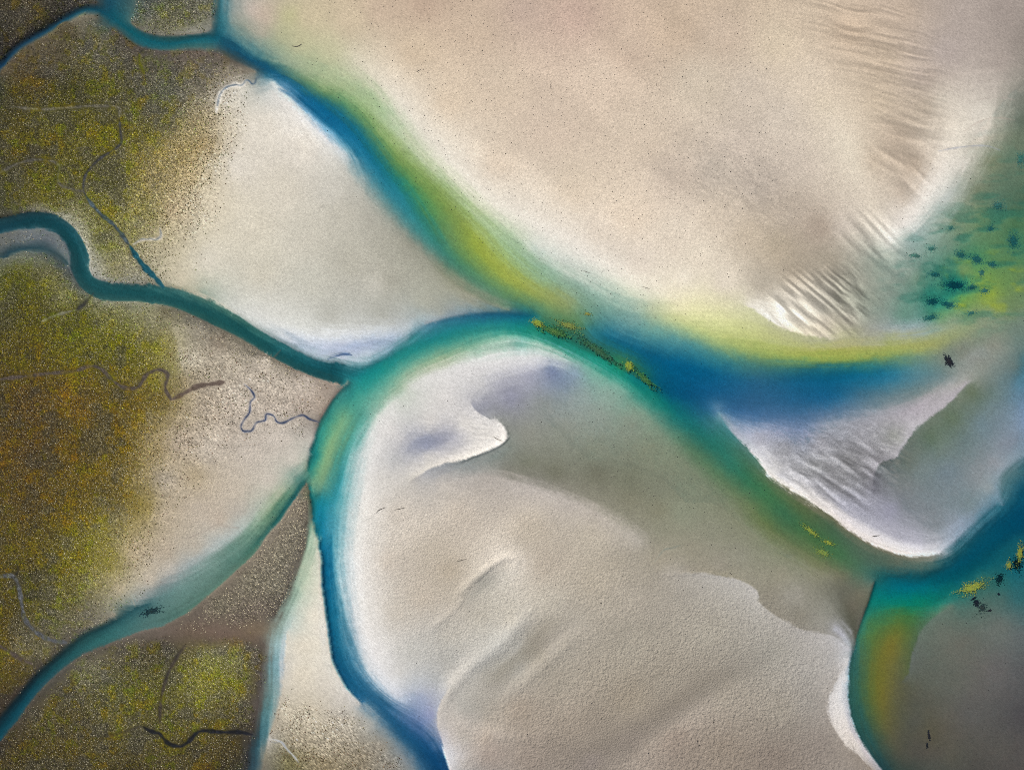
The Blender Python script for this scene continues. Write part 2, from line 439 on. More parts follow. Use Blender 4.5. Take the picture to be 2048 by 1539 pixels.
# ---- blue lens on the flat's rim
l 400,585 8fa090; 450,605 c6c8be; 480,620 dcdcd8; 540,650 e0e2e2; 600,668 e4e7ea; 650,676 e4e7eb; 700,674 e2e5e8; 748,666 dde1e4; 800,658 c8cfd2; 830,650 b8c0c4
l 560,668 c4ccd4; 610,688 b3c0d2; 660,698 a3b3cc; 710,695 95a8c8; 755,686 93a6c4; 795,672 a8b6c8
l 600,698 9fb4bf; 640,708 c2ccd6; 690,714 d0d6de; 730,704 c8d0da; 770,692 a4b8c6
l 620,712 7fa0a8; 660,724 8aacb4; 700,724 8cacb4
l 470,612 d2d2c8; 520,640 e0dfd8; 600,658 dedfd9; 680,660 d2d3cf; 750,650 c2c4c0; 800,643 b6b8b4
%w .86 .86 .86
# ---- river of the west
%w .712 .712 .712
l -140,470 1c5060; 0,457 1c5464; 34,445 17525f; 79,439 17545f; 109,446 165a66; 137,466 155c68; 154,490 17606a; 160,516 1a6068; 161,537 195e66; 170,556 1a646c; 194,573 1f666c; 224,582 1e666c; 263,586 1c686e; 308,588 227074; 349,596 216c70; 393,613 1e6c72; 437,633 1e6e72; 478,653 1c6c70; 519,680 1c6c70; 560,703 1a6870; 602,724 166670; 643,740 136470; 675,748 106470
%w .86 .86 .86
%w .712 .712 .712
l 34,454 245a64; 79,450 1f5a63; 120,464 205e66; 140,490 206066; 148,520 2a6066; 155,550 2c6468; 190,583 2f6a6c; 260,594 2c6c6f; 340,606 2c6e70; 400,626 27706f; 470,662 27706f; 560,712 256b6f; 620,738 20686f
%w .86 .86 .86
l!~ -140,456 46443c|2a525a; 0,436 4a4a3c|2a525a; 40,427 58564a|2a5058; 80,423 827f70|2a545c; 115,432 969482|2e5c64; 148,456 a8a592|2e626c; 169,488 b0ac9a|2e666e; 177,516 b0ad9e|2e666e; 178,538 acaaa0|2a646a; 190,556 a4a49c|2c686c; 222,565 9a9a90|30686a; 268,568 8f8c80|306c6e; 312,572 948f7c|3a7878; 355,578 a8a48c|4c8480; 400,594 c4c0ac|54887c; 440,612 cfccbc|508478; 480,634 c6c8c0|4a8074; 519,660 b4bcb8|3f7e78; 560,684 9cb0b4|347c80; 602,706 8fa8b0|2c7880; 640,722 7e9ea6|287480; 690,728 88a8b0|246e7a
l! -140,484 5a5850|30505a; 0,466 62635f|2c535e; 40,458 696d6d|2c5660; 85,456 6d7274|2c5860; 118,470 6f7577|2f5e68; 134,492 6b7173|2a5c64; 140,516 7a8282|2f5e64; 143,540 60686a|305e62; 160,572 5c6058|2c5e60; 190,594 7a7a66|305f5e; 225,602 8a8872|345f5c; 265,602 8c8a74|2f605e; 310,606 8c8a72|346664; 350,615 6c685a|30645f; 393,633 68645a|2f645e; 437,654 6c665a|2e625e; 478,674 706a5c|2c625f; 519,699 766e62|28605f; 560,722 7c7466|265c5e; 602,742 8a7e72|25595c; 643,758 988a7e|2a5a5c; 680,766 a39284|225e62
# its inner loop and mud bar
l! -140,520 3c4a4e; 0,516 304c54; 20,504 2c4a54; 51,497 30505a; 79,497 36545c; 100,501 3c545a; 118,511 44585c; 135,526 3c5a5e; 150,548 2c5c60
l -20,492 6a6c66; 30,484 6c7070; 68,475 72787c; 100,480 747a80; 120,495 6e7679; 130,515 64706f
l -20,530 6f7264; 20,514 6f7262; 60,507 74776c; 95,515 5f6460; 120,535 555c58; 140,560 585c50
%w 1 1 1
# ---- northern creek
l! -60,170 20303c; 0,134 10304a; 17,114 16384e; 44,90 1b3c52; 85,66 173e54; 130,39 174458; 164,21 174858; 191,18 124456; 219,33 14505f; 239,46 135662; 267,66 115862; 297,80 125a66; 335,86 145c68; 376,81 165c68; 410,76 18606c; 437,78 14586a
l! 216,-140 224c5c; 218,0 1d4e60; 221,20 15505f; 232,38 145662
l! 250,44 2a5c62; 275,62 205c64; 300,72 265c62; 335,77 30605f; 376,73 2c6264; 420,70 256470
l! 244,60 345a5c; 268,80 265860; 297,92 225860; 335,96 28585c; 380,92 325c5c; 425,92 3c6060
l! 263,45 6e6a5c; 285,60 747064; 310,68 78756a; 350,70 8a877a; 395,66 9a978a; 420,58 8a8a80; 422,30 7c7a6c; 423,0 70705f; 423,-140 60604f
l! 225,60 5a5248; 252,80 544c44; 285,98 564e48; 330,104 5a524c; 380,104 6a5e54; 430,108 6a5f56; 470,125 5c564c; 510,144 8a8070
l! 0,148 6a5c40; 25,122 5c5040; 48,100 5c5240; 85,78 5f5646; 130,52 726a58; 165,33 7a7464; 195,34 6a6454
l! 0,118 342e2c; 15,100 38322e; 42,78 2e2a28; 85,52 2c2a26; 130,24 363230; 165,8 4a4440; 195,5 544e46
l 462,-140 8a9490; 462,0 869490; 459,30 848f8c; 458,60 7e908c; 470,75 70887f
%w .86 .86 .86
# ---- west-south river
l 605,955 2f8078; 590,980 2c7c78; 565,1015 4a8a7c; 540,1042 6a9478; 510,1080 6f9c88; 478,1112 6a9a8a; 427,1158 6c9084; 376,1196 6c9288; 325,1226 668b83; 284,1242 58827e; 239,1260 44807f; 197,1281 3a7876; 160,1302 306a6c; 125,1325 266064; 92,1353 1e585f; 60,1390 165260; 30,1428 145060; 0,1465 144e5c; -140,1640 144a58
l 600,985 1c6c70; 575,1012 145e62; 550,1044 1c6460; 528,1072 2a6c66; 505,1100 4c8474; 470,1135 63897a; 420,1178 648a7d; 370,1216 60867a; 320,1242 587e76
l 590,965 6f9f88; 565,990 7f9f78; 540,1018 8aa47c; 505,1056 8fae98; 465,1092 90b0a2; 410,1134 88aca2; 350,1172 7a9f9a; 300,1200 6a9090; 260,1220 5a8284
l 580,960 b4bcae; 555,985 b8bba6; 520,1022 b2bcb0; 480,1060 b6c0bc; 430,1096 b4bdbc; 376,1134 a6aeae; 320,1172 96a0a2; 270,1200 a4a8a4
l! 300,1205 3c6c72; 270,1218 35666c; 240,1238 2f5f64; 200,1258 285458; 164,1276 2a5050; 120,1312 24454a; 79,1348 203f46; 44,1388 1c3c46; 20,1418 1c3a44; -140,1600 1c3a44
l! 230,1228 9a9484; 200,1244 807b6c; 160,1262 6c665a; 115,1300 565046; 74,1338 4a443c; 38,1380 463e36; 10,1412 403830; -140,1590 403830
l! 612,966 2a5f5c|6b6454; 588,997 245c5c|82786a; 560,1040 2a6460|8a7f70; 533,1070 3c7068|887d6f; 513,1101 54826f|857a6c; 478,1135 5f8674|807567; 427,1181 5f8676|7a6f62; 376,1222 567f72|6a6056; 325,1250 5c807a|6c6056; 284,1260 527a76|6a6058; 222,1284 3c6a68|5c544c; 171,1305 325f5f|58504a; 130,1332 2a5458|54504a; 92,1366 26505a|504b44; 62,1400 204c58|4a443c; 27,1448 1c4854|443c34; 0,1479 1a4450|403830; -140,1660 1a4450|403830
%w 1 1 1
# gravelly tongue
* 590,1060 767062 12
* 560,1110 7e7868 12
* 500,1160 7c7666 14
* 560,1170 746f61 14
* 440,1210 6f695a 12
* 520,1220 6c6258 12
* 604,1020 837868 6
* 400,1232 675d54 6
* 480,1236 665c53 6
l! 614,1000 70685c; 612,1060 6b655a; 600,1110 6a645a; 580,1160 645e55; 562,1205 5c564e; 545,1235 5c544c
l 320,1268 6c6058; 380,1262 706052; 450,1266 705e54; 500,1262 786854; 540,1256 7a6a58
l 300,1285 585048; 380,1275 625548; 450,1280 66584c; 520,1276 6a5a4e
# ---- slender creek to the south
l 624,1040 7aa48e; 620,1090 8fb298; 606,1130 9fb49c; 583,1190 90ae9c; 562,1241 94aca0; 554,1285 8cb0b0; 548,1327 70a4ac; 544,1378 709c9c; 533,1412 528e94; 526,1446 407c88; 517,1480 2c5f6c; 509,1532 2c4c5a; 500,1640 2a4854
l 640,1075 c4ccb8; 632,1110 ccd0bc; 615,1150 b8c4ac; 598,1190 aebfac; 580,1235 b4c4bc; 570,1285 b6c4c8; 566,1330 a8b4bc; 560,1370 a0aaac; 550,1410 8f9c98; 540,1450 809494; 530,1490 707c78; 522,1532 5c6460; 512,1640 585c54
l! 575,1262 d6d2c4; 573,1300 d8d2c4; 571,1340 d3cec4; 566,1380 ccc4b4; 556,1420 b8ae9c; 546,1455 a89e8c; 536,1480 c0bcb4; 530,1510 8c8674; 526,1545 6c665c
* 640,1180 e2dac8 8
* 625,1230 e4dccb 12
* 605,1290 e0d7c5 14
* 635,1290 e2dac9 10
* 600,1350 dcd2bf 15
* 650,1370 d8d0c2 14
* 680,1400 cac3b8 12
* 620,1420 cbc0ab 16
* 700,1450 b5ac9c 14
* 570,1420 cfc4ae 8
* 740,1440 b8b4aa 6
* 650,1480 b3a893 18
* 600,1480 a89c86 12
* 760,1490 9a9284 12
* 720,1520 8f8470 15
* 650,1535 8f8268 18
* 580,1525 77704e 14
* 790,1530 968f84 8
* 560,1500 8a8470 8
l! 528,1285 5c544c; 522,1330 5a524e; 520,1380 57504c; 514,1420 544c48; 504,1460 48423e; 497,1500 3c3c3c; 492,1545 3a3a3a
l 540,1290 8a8a80; 535,1330 6f7670; 535,1370 6f7c76; 526,1410 66706a; 516,1450 4c5654; 506,1490 36464c
# ---- the salt marsh (mean ground tone)
* 60,20 504838 30
* 130,60 58503c 20
* 40,60 4c4432 15
* 100,130 5a5240 25
* 200,100 64604e 30
* 60,160 584a2c 20
* 300,140 5e5a4c 25
* 40,200 564e24 25
* 140,190 545020 25
* 250,180 5c5838 20
* 330,40 6c6a54 25
* 380,30 6c6a56 20
* 330,180 606050 20
* 400,160 6e685a 20
* 420,120 665e54 10
* 460,150 958c7c 8
* 480,140 8a8070 6
* 100,240 5f5a2a 25
* 40,280 5c5428 25
* 200,260 666028 25
* 290,260 6c6636 20
* 330,240 66624a 18
* 390,250 a0926e 18
* 360,300 a08f62 20
* 410,290 a8946c 10
* 420,230 b0a284 8
* 60,310 58502c 20
* 60,380 605a2c 25
* 150,320 66602a 20
* 230,360 66622c 20
* 310,350 948558 22
* 380,350 c0ad84 12
* 290,420 8c8456 20
* 350,420 bba988 15
* 200,480 70703c 15
* 230,540 8c8664 15
* 300,500 b0a688 12
* 340,470 c0b494 12
* 270,490 8c8662 6
* 360,560 d0c6ae 15
* 330,545 c4baa0 8
* 110,400 605c2a 15
* 210,420 726e36 15
* 450,260 d2c6ae 8
* 440,330 d8cdb6 12
* 410,400 d3c7ae 15
* 450,200 e0d8c8 6
* 480,180 e6e0d2 6
* 400,460 d6ccb4 12
* 40,560 5c5c1e 20
* 100,550 74703c 15
* 130,590 7c7a50 10
* 60,630 5c561c 22
* 150,640 626022 22
* 230,630 78764a 15
* 300,640 8c8868 15
* 330,620 777058 8
* 60,700 5e5418 25
* 150,700 66621c 25
* 240,700 6a661e 22
* 310,690 807a3a 18
* 360,660 a8a086 12
* 400,660 989080 12
* 380,720 c0b6a2 15
* 440,680 8c8070 10
* 460,720 b5aa98 15
* 340,740 8c8450 10
* 60,800 5c4a26 25
* 150,800 70581e 25
* 240,800 6a5a26 22
* 310,800 7a6a32 18
* 370,760 928468 8
* 420,820 b9ab98 20
* 400,780 b2a490 8
* 470,790 bcb0a1 10
* 530,720 c6baaa 14
* 560,760 c4b8a8 16
* 610,770 c4b7a9 15
* 540,800 bbae9f 14
* 600,810 b4a698 10
* 640,800 b4a596 8
* 60,900 5a4826 25
* 150,900 64521e 25
* 240,890 6c5c26 20
* 310,900 a08e66 15
* 360,880 bcac97 18
* 330,960 b8ab98 15
* 420,900 c4b8a8 20
* 460,850 c2b5a5 14
* 500,900 c8bdb0 20
* 560,880 cbc1b5 18
* 590,920 cfc7bb 10
* 540,960 cac1b4 14
* 470,980 c5b9a8 18
* 390,950 b4a488 14
* 60,1000 5c4c26 25
* 150,1000 6a5a22 25
* 230,980 6e6030 18
* 280,1010 8a7a40 14
* 330,1030 b8a992 14
* 400,1020 c0b3a2 16
* 440,1040 beb09f 12
* 480,1020 b8b0a4 10
* 60,1100 5e5224 25
* 150,1100 726a2a 22
* 200,1060 80783a 16
* 220,1120 8a8040 14
* 270,1100 b0a084 12
* 330,1100 b8aa96 16
* 390,1090 bab0a0 12
* 300,1160 c6baa8 12
* 240,1180 baac90 10
* 340,1140 c4bcb0 8
* 60,1190 565028 20
* 130,1180 6a6434 20
* 100,1240 66624a 15
* 180,1220 76705a 14
* 20,1230 5c5020 14
* 20,1270 66582c 12
* 90,1270 645e48 8
* 40,1290 726a4c 12
* 90,1300 6f6a4e 8
* 30,1340 5c5028 14
* 60,1340 565040 8
* 80,1440 5a5238 20
* 130,1390 5a5440 16
* 180,1340 706c54 18
* 240,1310 605a48 15
* 310,1310 56503a 16
* 230,1380 626038 20
* 330,1370 646030 20
* 420,1320 7c7a42 22
* 470,1310 78764a 12
* 400,1370 7c7838 22
* 470,1380 726c34 18
* 440,1430 645c34 15
* 340,1430 605a34 20
* 240,1440 625c36 20
* 150,1450 5a5030 20
* 100,1500 544a26 25
* 220,1500 585030 22
* 330,1520 564e30 20
* 420,1510 564c2c 20
* 470,1490 4c4228 15
* 30,1510 4e4426 20
* 440,1545 443a24 14
* 250,1545 443c24 18
* 500,1400 5c544a 6
* 360,1290 5c5440 8
# ---- beyond the photographed frame
* -100,60 4c4434 20
* -100,300 5a5228 30
* -100,620 5c561c 30
* -100,800 5c4a22 30
* -100,1100 5c5024 30
* -100,1340 544a28 30
* 100,1640 4c4226 30
* 400,1640 443a24 30
* 700,1640 8a7e66 30
* 1200,1640 968c82 40
* 1550,1640 92867a 40
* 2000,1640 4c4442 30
* 2150,1350 5a5c5c 30
* 2150,1150 3a6468 30
* 2150,980 044c68 30
* 2150,800 6a8aa0 30
* 2150,640 6f8074 30
* 2150,450 5a7450 30
* 2150,250 5c6458 30
* 2150,60 9c928a 30
* 1900,-100 a89c94 40
* 1500,-100 c8b49c 40
* 1100,-100 c4ae98 40
* 700,-100 c8b498 40
* 520,-100 b8ac9c 20
* 330,-100 64604c 30
* 100,-100 504838 30
"""

# narrow marks: width (u), colour, stations; drawn over the survey as carved rills
RILLS = """
9 e4ddd0 500,165; 492,161; 487,168; 482,171; 472,170; 465,171; 455,174; 447,180; 440,190; 437,200; 434,215; 433,226
6 cfc4b8 489,768; 502,780; 509,794; 501,804; 499,824; 489,838; 482,852; 486,861; 494,862; 504,860; 513,845; 530,840; 533,828; 547,831; 554,843; 567,845
5 8f8478 588,835; 606,830; 620,838; 639,844
6 d0c6b4 267,489; 284,480; 301,479; 321,475; 321,458
5 5a4c44 606,830; 604,822
3 5c5248 560,700; 550,712; 545,716
2.6 385068 526,147; 520,152; 513,157; 510,166; 504,168; 498,162; 492,161; 487,168; 482,171; 472,170; 465,171; 455,174; 447,180; 440,190; 437,200; 435,212
2.4 56646c 267,489; 276,482; 284,478; 293,479; 301,477; 311,480; 321,473; 322,464; 319,455
4.6 45464c 239,232; 241,260; 243,284; 232,297; 205,314; 185,332; 171,352; 167,376; 171,390
7 46545c 171,390; 185,410; 205,431; 226,448; 243,468; 260,492
10 1e5666 260,492; 273,513; 291,536; 311,556; 325,573
5 625e50 -20,350; 0,345; 34,328; 68,320; 99,321; 118,332; 116,359; 126,373; 147,379; 167,383
5 6f6a56 20,212; 34,215; 85,219; 137,215; 191,212; 236,215; 239,232
6 5c5c1c 279,106; 280,126; 289,147
5 3c3a3c 293,92; 287,100; 280,106
7 424240 186,587; 178,598; 171,606; 154,619
5 7a7864 154,619; 113,630; 82,643
7 5c524c -20,762; 17,756; 51,752; 103,746; 147,742; 181,732; 205,739; 229,763; 253,776; 277,773; 294,749; 318,739; 335,749; 331,776; 342,798
9 665850 342,800; 362,790; 393,773; 420,768; 448,764
3.6 35425f 489,768; 502,780; 509,794; 501,804; 499,824; 489,838; 482,852; 486,861; 494,862; 504,860; 513,845; 530,840; 533,828; 547,831; 554,843; 567,845; 588,835; 606,830; 620,838; 639,844
7 22242c 285,1450; 296,1458; 308,1463; 320,1466; 328,1476; 340,1487; 362,1491; 379,1480; 396,1463; 414,1460; 444,1463; 478,1463; 505,1468
4 504838 285,1450; 250,1462; 200,1476
3.4 c8c8c8 533,1477; 548,1478; 564,1484; 574,1497; 588,1511; 596,1522
2 7c8490 536,1479; 550,1484; 562,1482; 570,1492; 580,1504; 592,1518
8 5a5c60 -20,1150; 0,1151; 27,1152; 38,1173; 44,1207; 51,1238; 75,1265; 103,1279; 133,1284
7 584e48 -20,1285; 0,1292; 21,1303; 41,1316; 65,1327
5 383430 34,1122; 37,1140; 30,1152
2 a0948a 361,1085; 380,1074; 400,1066; 420,1056; 433,1048; 450,1052; 478,1055
2 b0a48e 258,1190; 266,1200; 270,1212
2 988c78 232,1238; 225,1225; 222,1212
2 74807a 1310,1122; 1320,1108; 1330,1098; 1345,1095; 1360,1090
1.6 7c7468 985,872; 994,878; 1004,882
2 9aa0b2 1875,303; 1905,297; 1945,292; 1975,292; 2000,300
1.8 b4a498 1930,262; 1950,248; 1975,238; 2000,236; 2030,240
1.8 a89c94 1940,206; 1965,198; 1995,194; 2030,200
1.8 a89c94 1950,165; 1980,160; 2020,158
1.8 a39890 1980,124; 2010,120; 2040,122
6 4c443c 320,1450; 322,1400; 335,1350; 350,1320; 370,1290
3 2b4a78 656,718; 672,712; 690,708; 704,710
2 3c5a80 660,712; 680,706; 700,706
1.6 98a0b8 815,1382; 822,1392; 818,1402; 812,1410
1.6 c8ccdc 826,1368; 818,1384; 820,1398
"""
RILLS = "\n".join(l for l in RILLS.splitlines() if l and "1,1" not in l.split("; ")[-1].split(",")[0:2] and not l.endswith("; 1,1") and "1040,1;" not in l)

def hexrgb(h):
    return np.array([int(h[i:i + 2], 16) for i in (0, 2, 4)], dtype=np.float32) / 255.0

def catmull(P, n_per=1.0):
    """dense polyline through stations P (k,d); returns samples about every grid cell"""
    P = np.asarray(P, dtype=np.float64)
    if len(P) < 2:
        return P
    out = []
    Q = np.vstack([2 * P[0] - P[1], P, 2 * P[-1] - P[-2]])
    for i in range(1, len(Q) - 2):
        p0, p1, p2, p3 = Q[i - 1], Q[i], Q[i + 1], Q[i + 2]
        seg = np.hypot(*(p2[:2] - p1[:2]))
        n = max(2, int(seg / (0.5 * PX) * n_per))
        t = (np.arange(n) / n)[:, None]
        xy = 0.5 * ((2 * p1) + (-p0 + p2) * t + (2 * p0 - 5 * p1 + 4 * p2 - p3) * t ** 2 + (-p0 + 3 * p1 - 3 * p2 + p3) * t ** 3)
        if P.shape[1] > 2:
            xy[:, 2:] = p1[2:] * (1 - t) + p2[2:] * t
        out.append(xy)
    out.append(P[-1:])
    return np.vstack(out)

def fill_cols(cols):
    idx = [i for i, c in enumerate(cols) if c is not None]
    res = []
    for i in range(len(cols)):
        if cols[i] is not None:
            res.append(cols[i]); continue
        a = max([j for j in idx if j < i], default=idx[0]); b = min([j for j in idx if j > i], default=idx[-1])
        t = 0 if a == b else (i - a) / (b - a)
        res.append(cols[a] * (1 - t) + cols[b] * t)
    return np.array(res)

def gx(x): return (np.asarray(x) + MX) / PX
def gy(y): return (np.asarray(y) + MY) / PX

def splat(acc, wt, X, Y, C, w=1.0):
    ix = np.rint(X).astype(int); iy = np.rint(Y).astype(int)
    ok = (ix >= 0) & (ix < GW) & (iy >= 0) & (iy < GH)
    ix, iy, C = ix[ok], iy[ok], np.broadcast_to(C, (len(X), 3))[ok]
    for c in range(3):
        np.add.at(acc[..., c], (iy, ix), C[:, c] * w)
    np.add.at(wt, (iy, ix), w)

def shift_sum(a):
    s = np.zeros_like(a)
    s[1:] += a[:-1]; s[0] += a[0]
    s[:-1] += a[1:]; s[-1] += a[-1]
    s[:, 1:] += a[:, :-1]; s[:, 0] += a[:, 0]
    s[:, :-1] += a[:, 1:]; s[:, -1] += a[:, -1]
    return s

def down(a):
    h, w = a.shape[0] // 2 * 2, a.shape[1] // 2 * 2
    b = a
    if a.shape[0] % 2: b = np.concatenate([b, b[-1:]], 0)
    if a.shape[1] % 2: b = np.concatenate([b, b[:, -1:]], 1)
    return (b[0::2, 0::2] + b[1::2, 0::2] + b[0::2, 1::2] + b[1::2, 1::2])

def up(a, shape):
    yi = (np.arange(shape[0]) - 0.5) / 2; xi = (np.arange(shape[1]) - 0.5) / 2
    yi = np.clip(yi, 0, a.shape[0] - 1); xi = np.clip(xi, 0, a.shape[1] - 1)
    y0 = np.minimum(yi.astype(int), a.shape[0] - 2) if a.shape[0] > 1 else np.zeros(len(yi), int)
    x0 = np.minimum(xi.astype(int), a.shape[1] - 2) if a.shape[1] > 1 else np.zeros(len(xi), int)
    fy = (yi - y0)[:, None]; fx = (xi - x0)[None, :]
    if a.ndim == 3: fy = fy[..., None]; fx = fx[..., None]
    y1 = np.minimum(y0 + 1, a.shape[0] - 1); x1 = np.minimum(x0 + 1, a.shape[1] - 1)
    g = lambda yy, xx: a[np.ix_(yy, xx)]
    return ((g(y0, x0) * (1 - fx) + g(y0, x1) * fx) * (1 - fy) + (g(y1, x0) * (1 - fx) + g(y1, x1) * fx) * fy).astype(np.float32)

def solve(acc, wt):
    """membrane through the surveyed stations (coarse to fine)"""
    levels = [(acc, wt)]
    while min(levels[-1][1].shape) > 6:
        levels.append((down(levels[-1][0]), down(levels[-1][1])))
    f = None
    for k, (a, w) in enumerate(reversed(levels)):
        m = w > 0
        v = a / np.maximum(w, 1e-9)[..., None]
        f = np.full(a.shape, 0.5, np.float32) if f is None else up(f, w.shape)
        f[m] = v[m]
        last = k == len(levels) - 1
        for it in range(60 if not last else 40):
            g = shift_sum(f) * 0.25
            g[m] = v[m]
            f = g
    return f

def blur1(a, s, axis):
    """gaussian along one axis by three box passes"""
    r = max(1, int(round(s * 1.0)))
    for _ in range(3):
        pad = [(0, 0)] * a.ndim; pad[axis] = (r + 1, r)
        c = np.cumsum(np.pad(a, pad, mode='edge'), axis=axis, dtype=np.float64)
        n = a.shape[axis]
        hi = np.take(c, np.arange(2 * r + 1, 2 * r + 1 + n), axis=axis); lo = np.take(c, np.arange(0, n), axis=axis)
        a = ((hi - lo) / (2 * r + 1)).astype(np.float32)
    return a
def blur(a, s): return blur1(blur1(a, s, 0), s, 1)

def parse():
    acc = np.zeros((GH, GW, 3), np.float32); wt = np.zeros((GH, GW), np.float32); sharp = np.zeros((GH, GW), np.float32)
    hard = np.zeros((GH, GW), np.float32)
    wetf = np.ones(3, np.float32); dryf = np.ones(3, np.float32); dx0, dx1 = 0, 1
    def tint(h):
        c = hexrgb(h)
        return c * wetf if c[2] > c[0] + .047 else c
    for line in SURVEY.splitlines():
        line = line.strip()
        if not line or line[0] == '#': continue
        if line[0] == '%':                       # factors for what follows: w = wet colours of lines, d = discs between two x
            q = [float(v) for v in line[2:].split()]
            if line[1] == 'w': wetf = np.array(q[:3], np.float32)
            else: dryf = np.array(q[:3], np.float32); dx0, dx1 = q[3], q[4]
            continue
        if line[0] == '*':
            _, xy, c, r = line.split()
            x, y = map(float, xy.split(',')); r = float(r) * 0.8
            n = max(4, int(r * r * 1.2)); k = np.arange(n)
            rr = r * np.sqrt((k + .5) / n); th = k * 2.399963
            splat(acc, wt, gx(x + rr * np.cos(th)), gy(y + rr * np.sin(th)), np.clip(hexrgb(c) * dryf, 0, 1) if dx0 < x < dx1 else hexrgb(c))
            continue
        crisp = line[1] == '!'
        P, L, R = [], [], []
        flip = -1 if '~' not in line[:4] else 1
        for st in line[1:].strip().lstrip('!~').split(';'):
            f = st.split()
            P.append(tuple(map(float, f[0].split(','))))
            if len(f) > 1:
                lr = f[1].split('|'); L.append(tint(lr[0])); R.append(tint(lr[-1]))
            else:
                L.append(None); R.append(None)
        D = catmull(np.hstack([np.array(P), fill_cols(L), fill_cols(R)]))
        X, Y = gx(D[:, 0]), gy(D[:, 1])
        if '|' in line:
            tx, ty = np.gradient(X), np.gradient(Y); n = np.hypot(tx, ty) + 1e-9
            nx, ny = ty / n, -tx / n
            o = 1.15 * flip
            two = np.abs(D[:, 2:5] - D[:, 5:8]).sum(1) > .02
            splat(acc, wt, X + nx * o, Y + ny * o, D[:, 2:5], 4); splat(acc, wt, X - nx * o, Y - ny * o, D[:, 5:8], 4)
        else:
            splat(acc, wt, X, Y, D[:, 2:5])
        if crisp:
            ix = np.clip(np.rint(X).astype(int), 0, GW - 1); iy = np.clip(np.rint(Y).astype(int), 0, GH - 1)
            sharp[iy, ix] = 1
    return acc, wt, sharp

def survey_field():
    acc, wt, sharp = parse()
    T = solve(acc, wt)
    # soften the membrane's creases everywhere but at crisp banks
    for s in (1, 3):
        near = np.clip(blur(sharp, s * 1.2) * s * 5, 0, 1)[..., None]
        T = T * near + blur(T, s) * (1 - near)
    rill = np.zeros((GH, GW), np.float32); RT = np.zeros((GH, GW, 3), np.float32)
    yy, xx = np.mgrid[0:GH, 0:GW].astype(np.float32)
    for line in RILLS.splitlines():
        if not line.strip(): continue
        w, c, rest = line.split(' ', 2)
        P = [tuple(map(float, s.split(','))) for s in rest.split(';')]
        D = catmull(np.array(P)); X, Y = gx(D[:, 0]), gy(D[:, 1]); hw = float(w) / PX / 2
        cov = np.zeros((GH, GW), np.float32); R = int(hw + 3)
        ph = random.Random(len(rest)).random() * 6
        for i, (x, y) in enumerate(zip(X, Y)):
            x0, y0 = int(x) - R, int(y) - R
            if x0 < 0 or y0 < 0 or x0 + 2 * R + 2 > GW or y0 + 2 * R + 2 > GH: continue
            hwi = hw * min(1, .25 + i / 30, .45 + (len(X) - i) / 20) * (1 + .25 * math.sin(i * .13 + ph) + .15 * math.sin(i * .37 + ph * 2))
            s = np.s_[y0:y0 + 2 * R + 2, x0:x0 + 2 * R + 2]
            d = np.hypot(xx[s] - x, yy[s] - y)
            cov[s] = np.maximum(cov[s], np.clip((hwi + .55 - d) / 1.1, 0, 1) * min(1, hw * 1.3))
        RT = RT * (1 - cov[..., None]) + hexrgb(c) * cov[..., None]
        rill = np.maximum(rill, cov)
    return np.clip(T, 0, 1), sharp, rill, RT

# ================================================================ relief and bed, from the survey
U = 0.3                                     # metres per map unit
CELL = PX * U
SUN_EL, SUN_AZ = math.radians(42), math.radians(-48)   # azimuth clockwise from north (picture top): light from the upper left
LIGHT = np.array([1.142, 1.142, 1.16])        # picture value of a flat white surface under this sun and sky
SPEC = np.array([.0, .0, .0])
SIGMA = np.array([.95, .37, .24])           # absorption of the estuary water per metre
TWO_WAY = 2.5
rng = np.random.default_rng(7)

def lin(c):
    c = np.asarray(c, np.float32)
    return np.where(c <= .04045, c / 12.92, ((c + .055) / 1.055) ** 2.4).astype(np.float32)

def hash_noise(X, Y, seed):
    """smooth value noise with lattice spacing 1"""
    x0 = np.floor(X).astype(np.int64); y0 = np.floor(Y).astype(np.int64)
    fx = (X - x0).astype(np.float32); fy = (Y - y0).astype(np.float32)
    fx = fx * fx * fx * (fx * (fx * 6 - 15) + 10); fy = fy * fy * fy * (fy * (fy * 6 - 15) + 10)
    def h(a, b):
        n = (a * 374761393 + b * 668265263 + seed * 974634777) & 0xffffffff
        n = ((n ^ (n >> 13)) * 1274126177) & 0xffffffff
        return ((n ^ (n >> 16)) & 0xffff).astype(np.float32) / 65535.0
    return (h(x0, y0) * (1 - fx) + h(x0 + 1, y0) * fx) * (1 - fy) + (h(x0, y0 + 1) * (1 - fx) + h(x0 + 1, y0 + 1) * fx) * fy

def fbm(X, Y, seed, octs=4):
    s = 0; a = .5; t = 0
    for k in range(octs):
        s = s + a * hash_noise(X * 2 ** k + 13.7 * k, Y * 2 ** k + 7.1 * k, seed + k); t += a; a *= .55
    return s / t - .5

def streaks(XX, YY, deg, along, across, seed, warp=0.5):
    a = math.radians(deg); u = XX * math.cos(a) + YY * math.sin(a); v = -XX * math.sin(a) + YY * math.cos(a)
    w = (hash_noise(XX / (along * .9), YY / (along * .9), seed + 50) - .5) * across * 3 * warp
    return hash_noise(u / along, (v + w) / across, seed) - .5

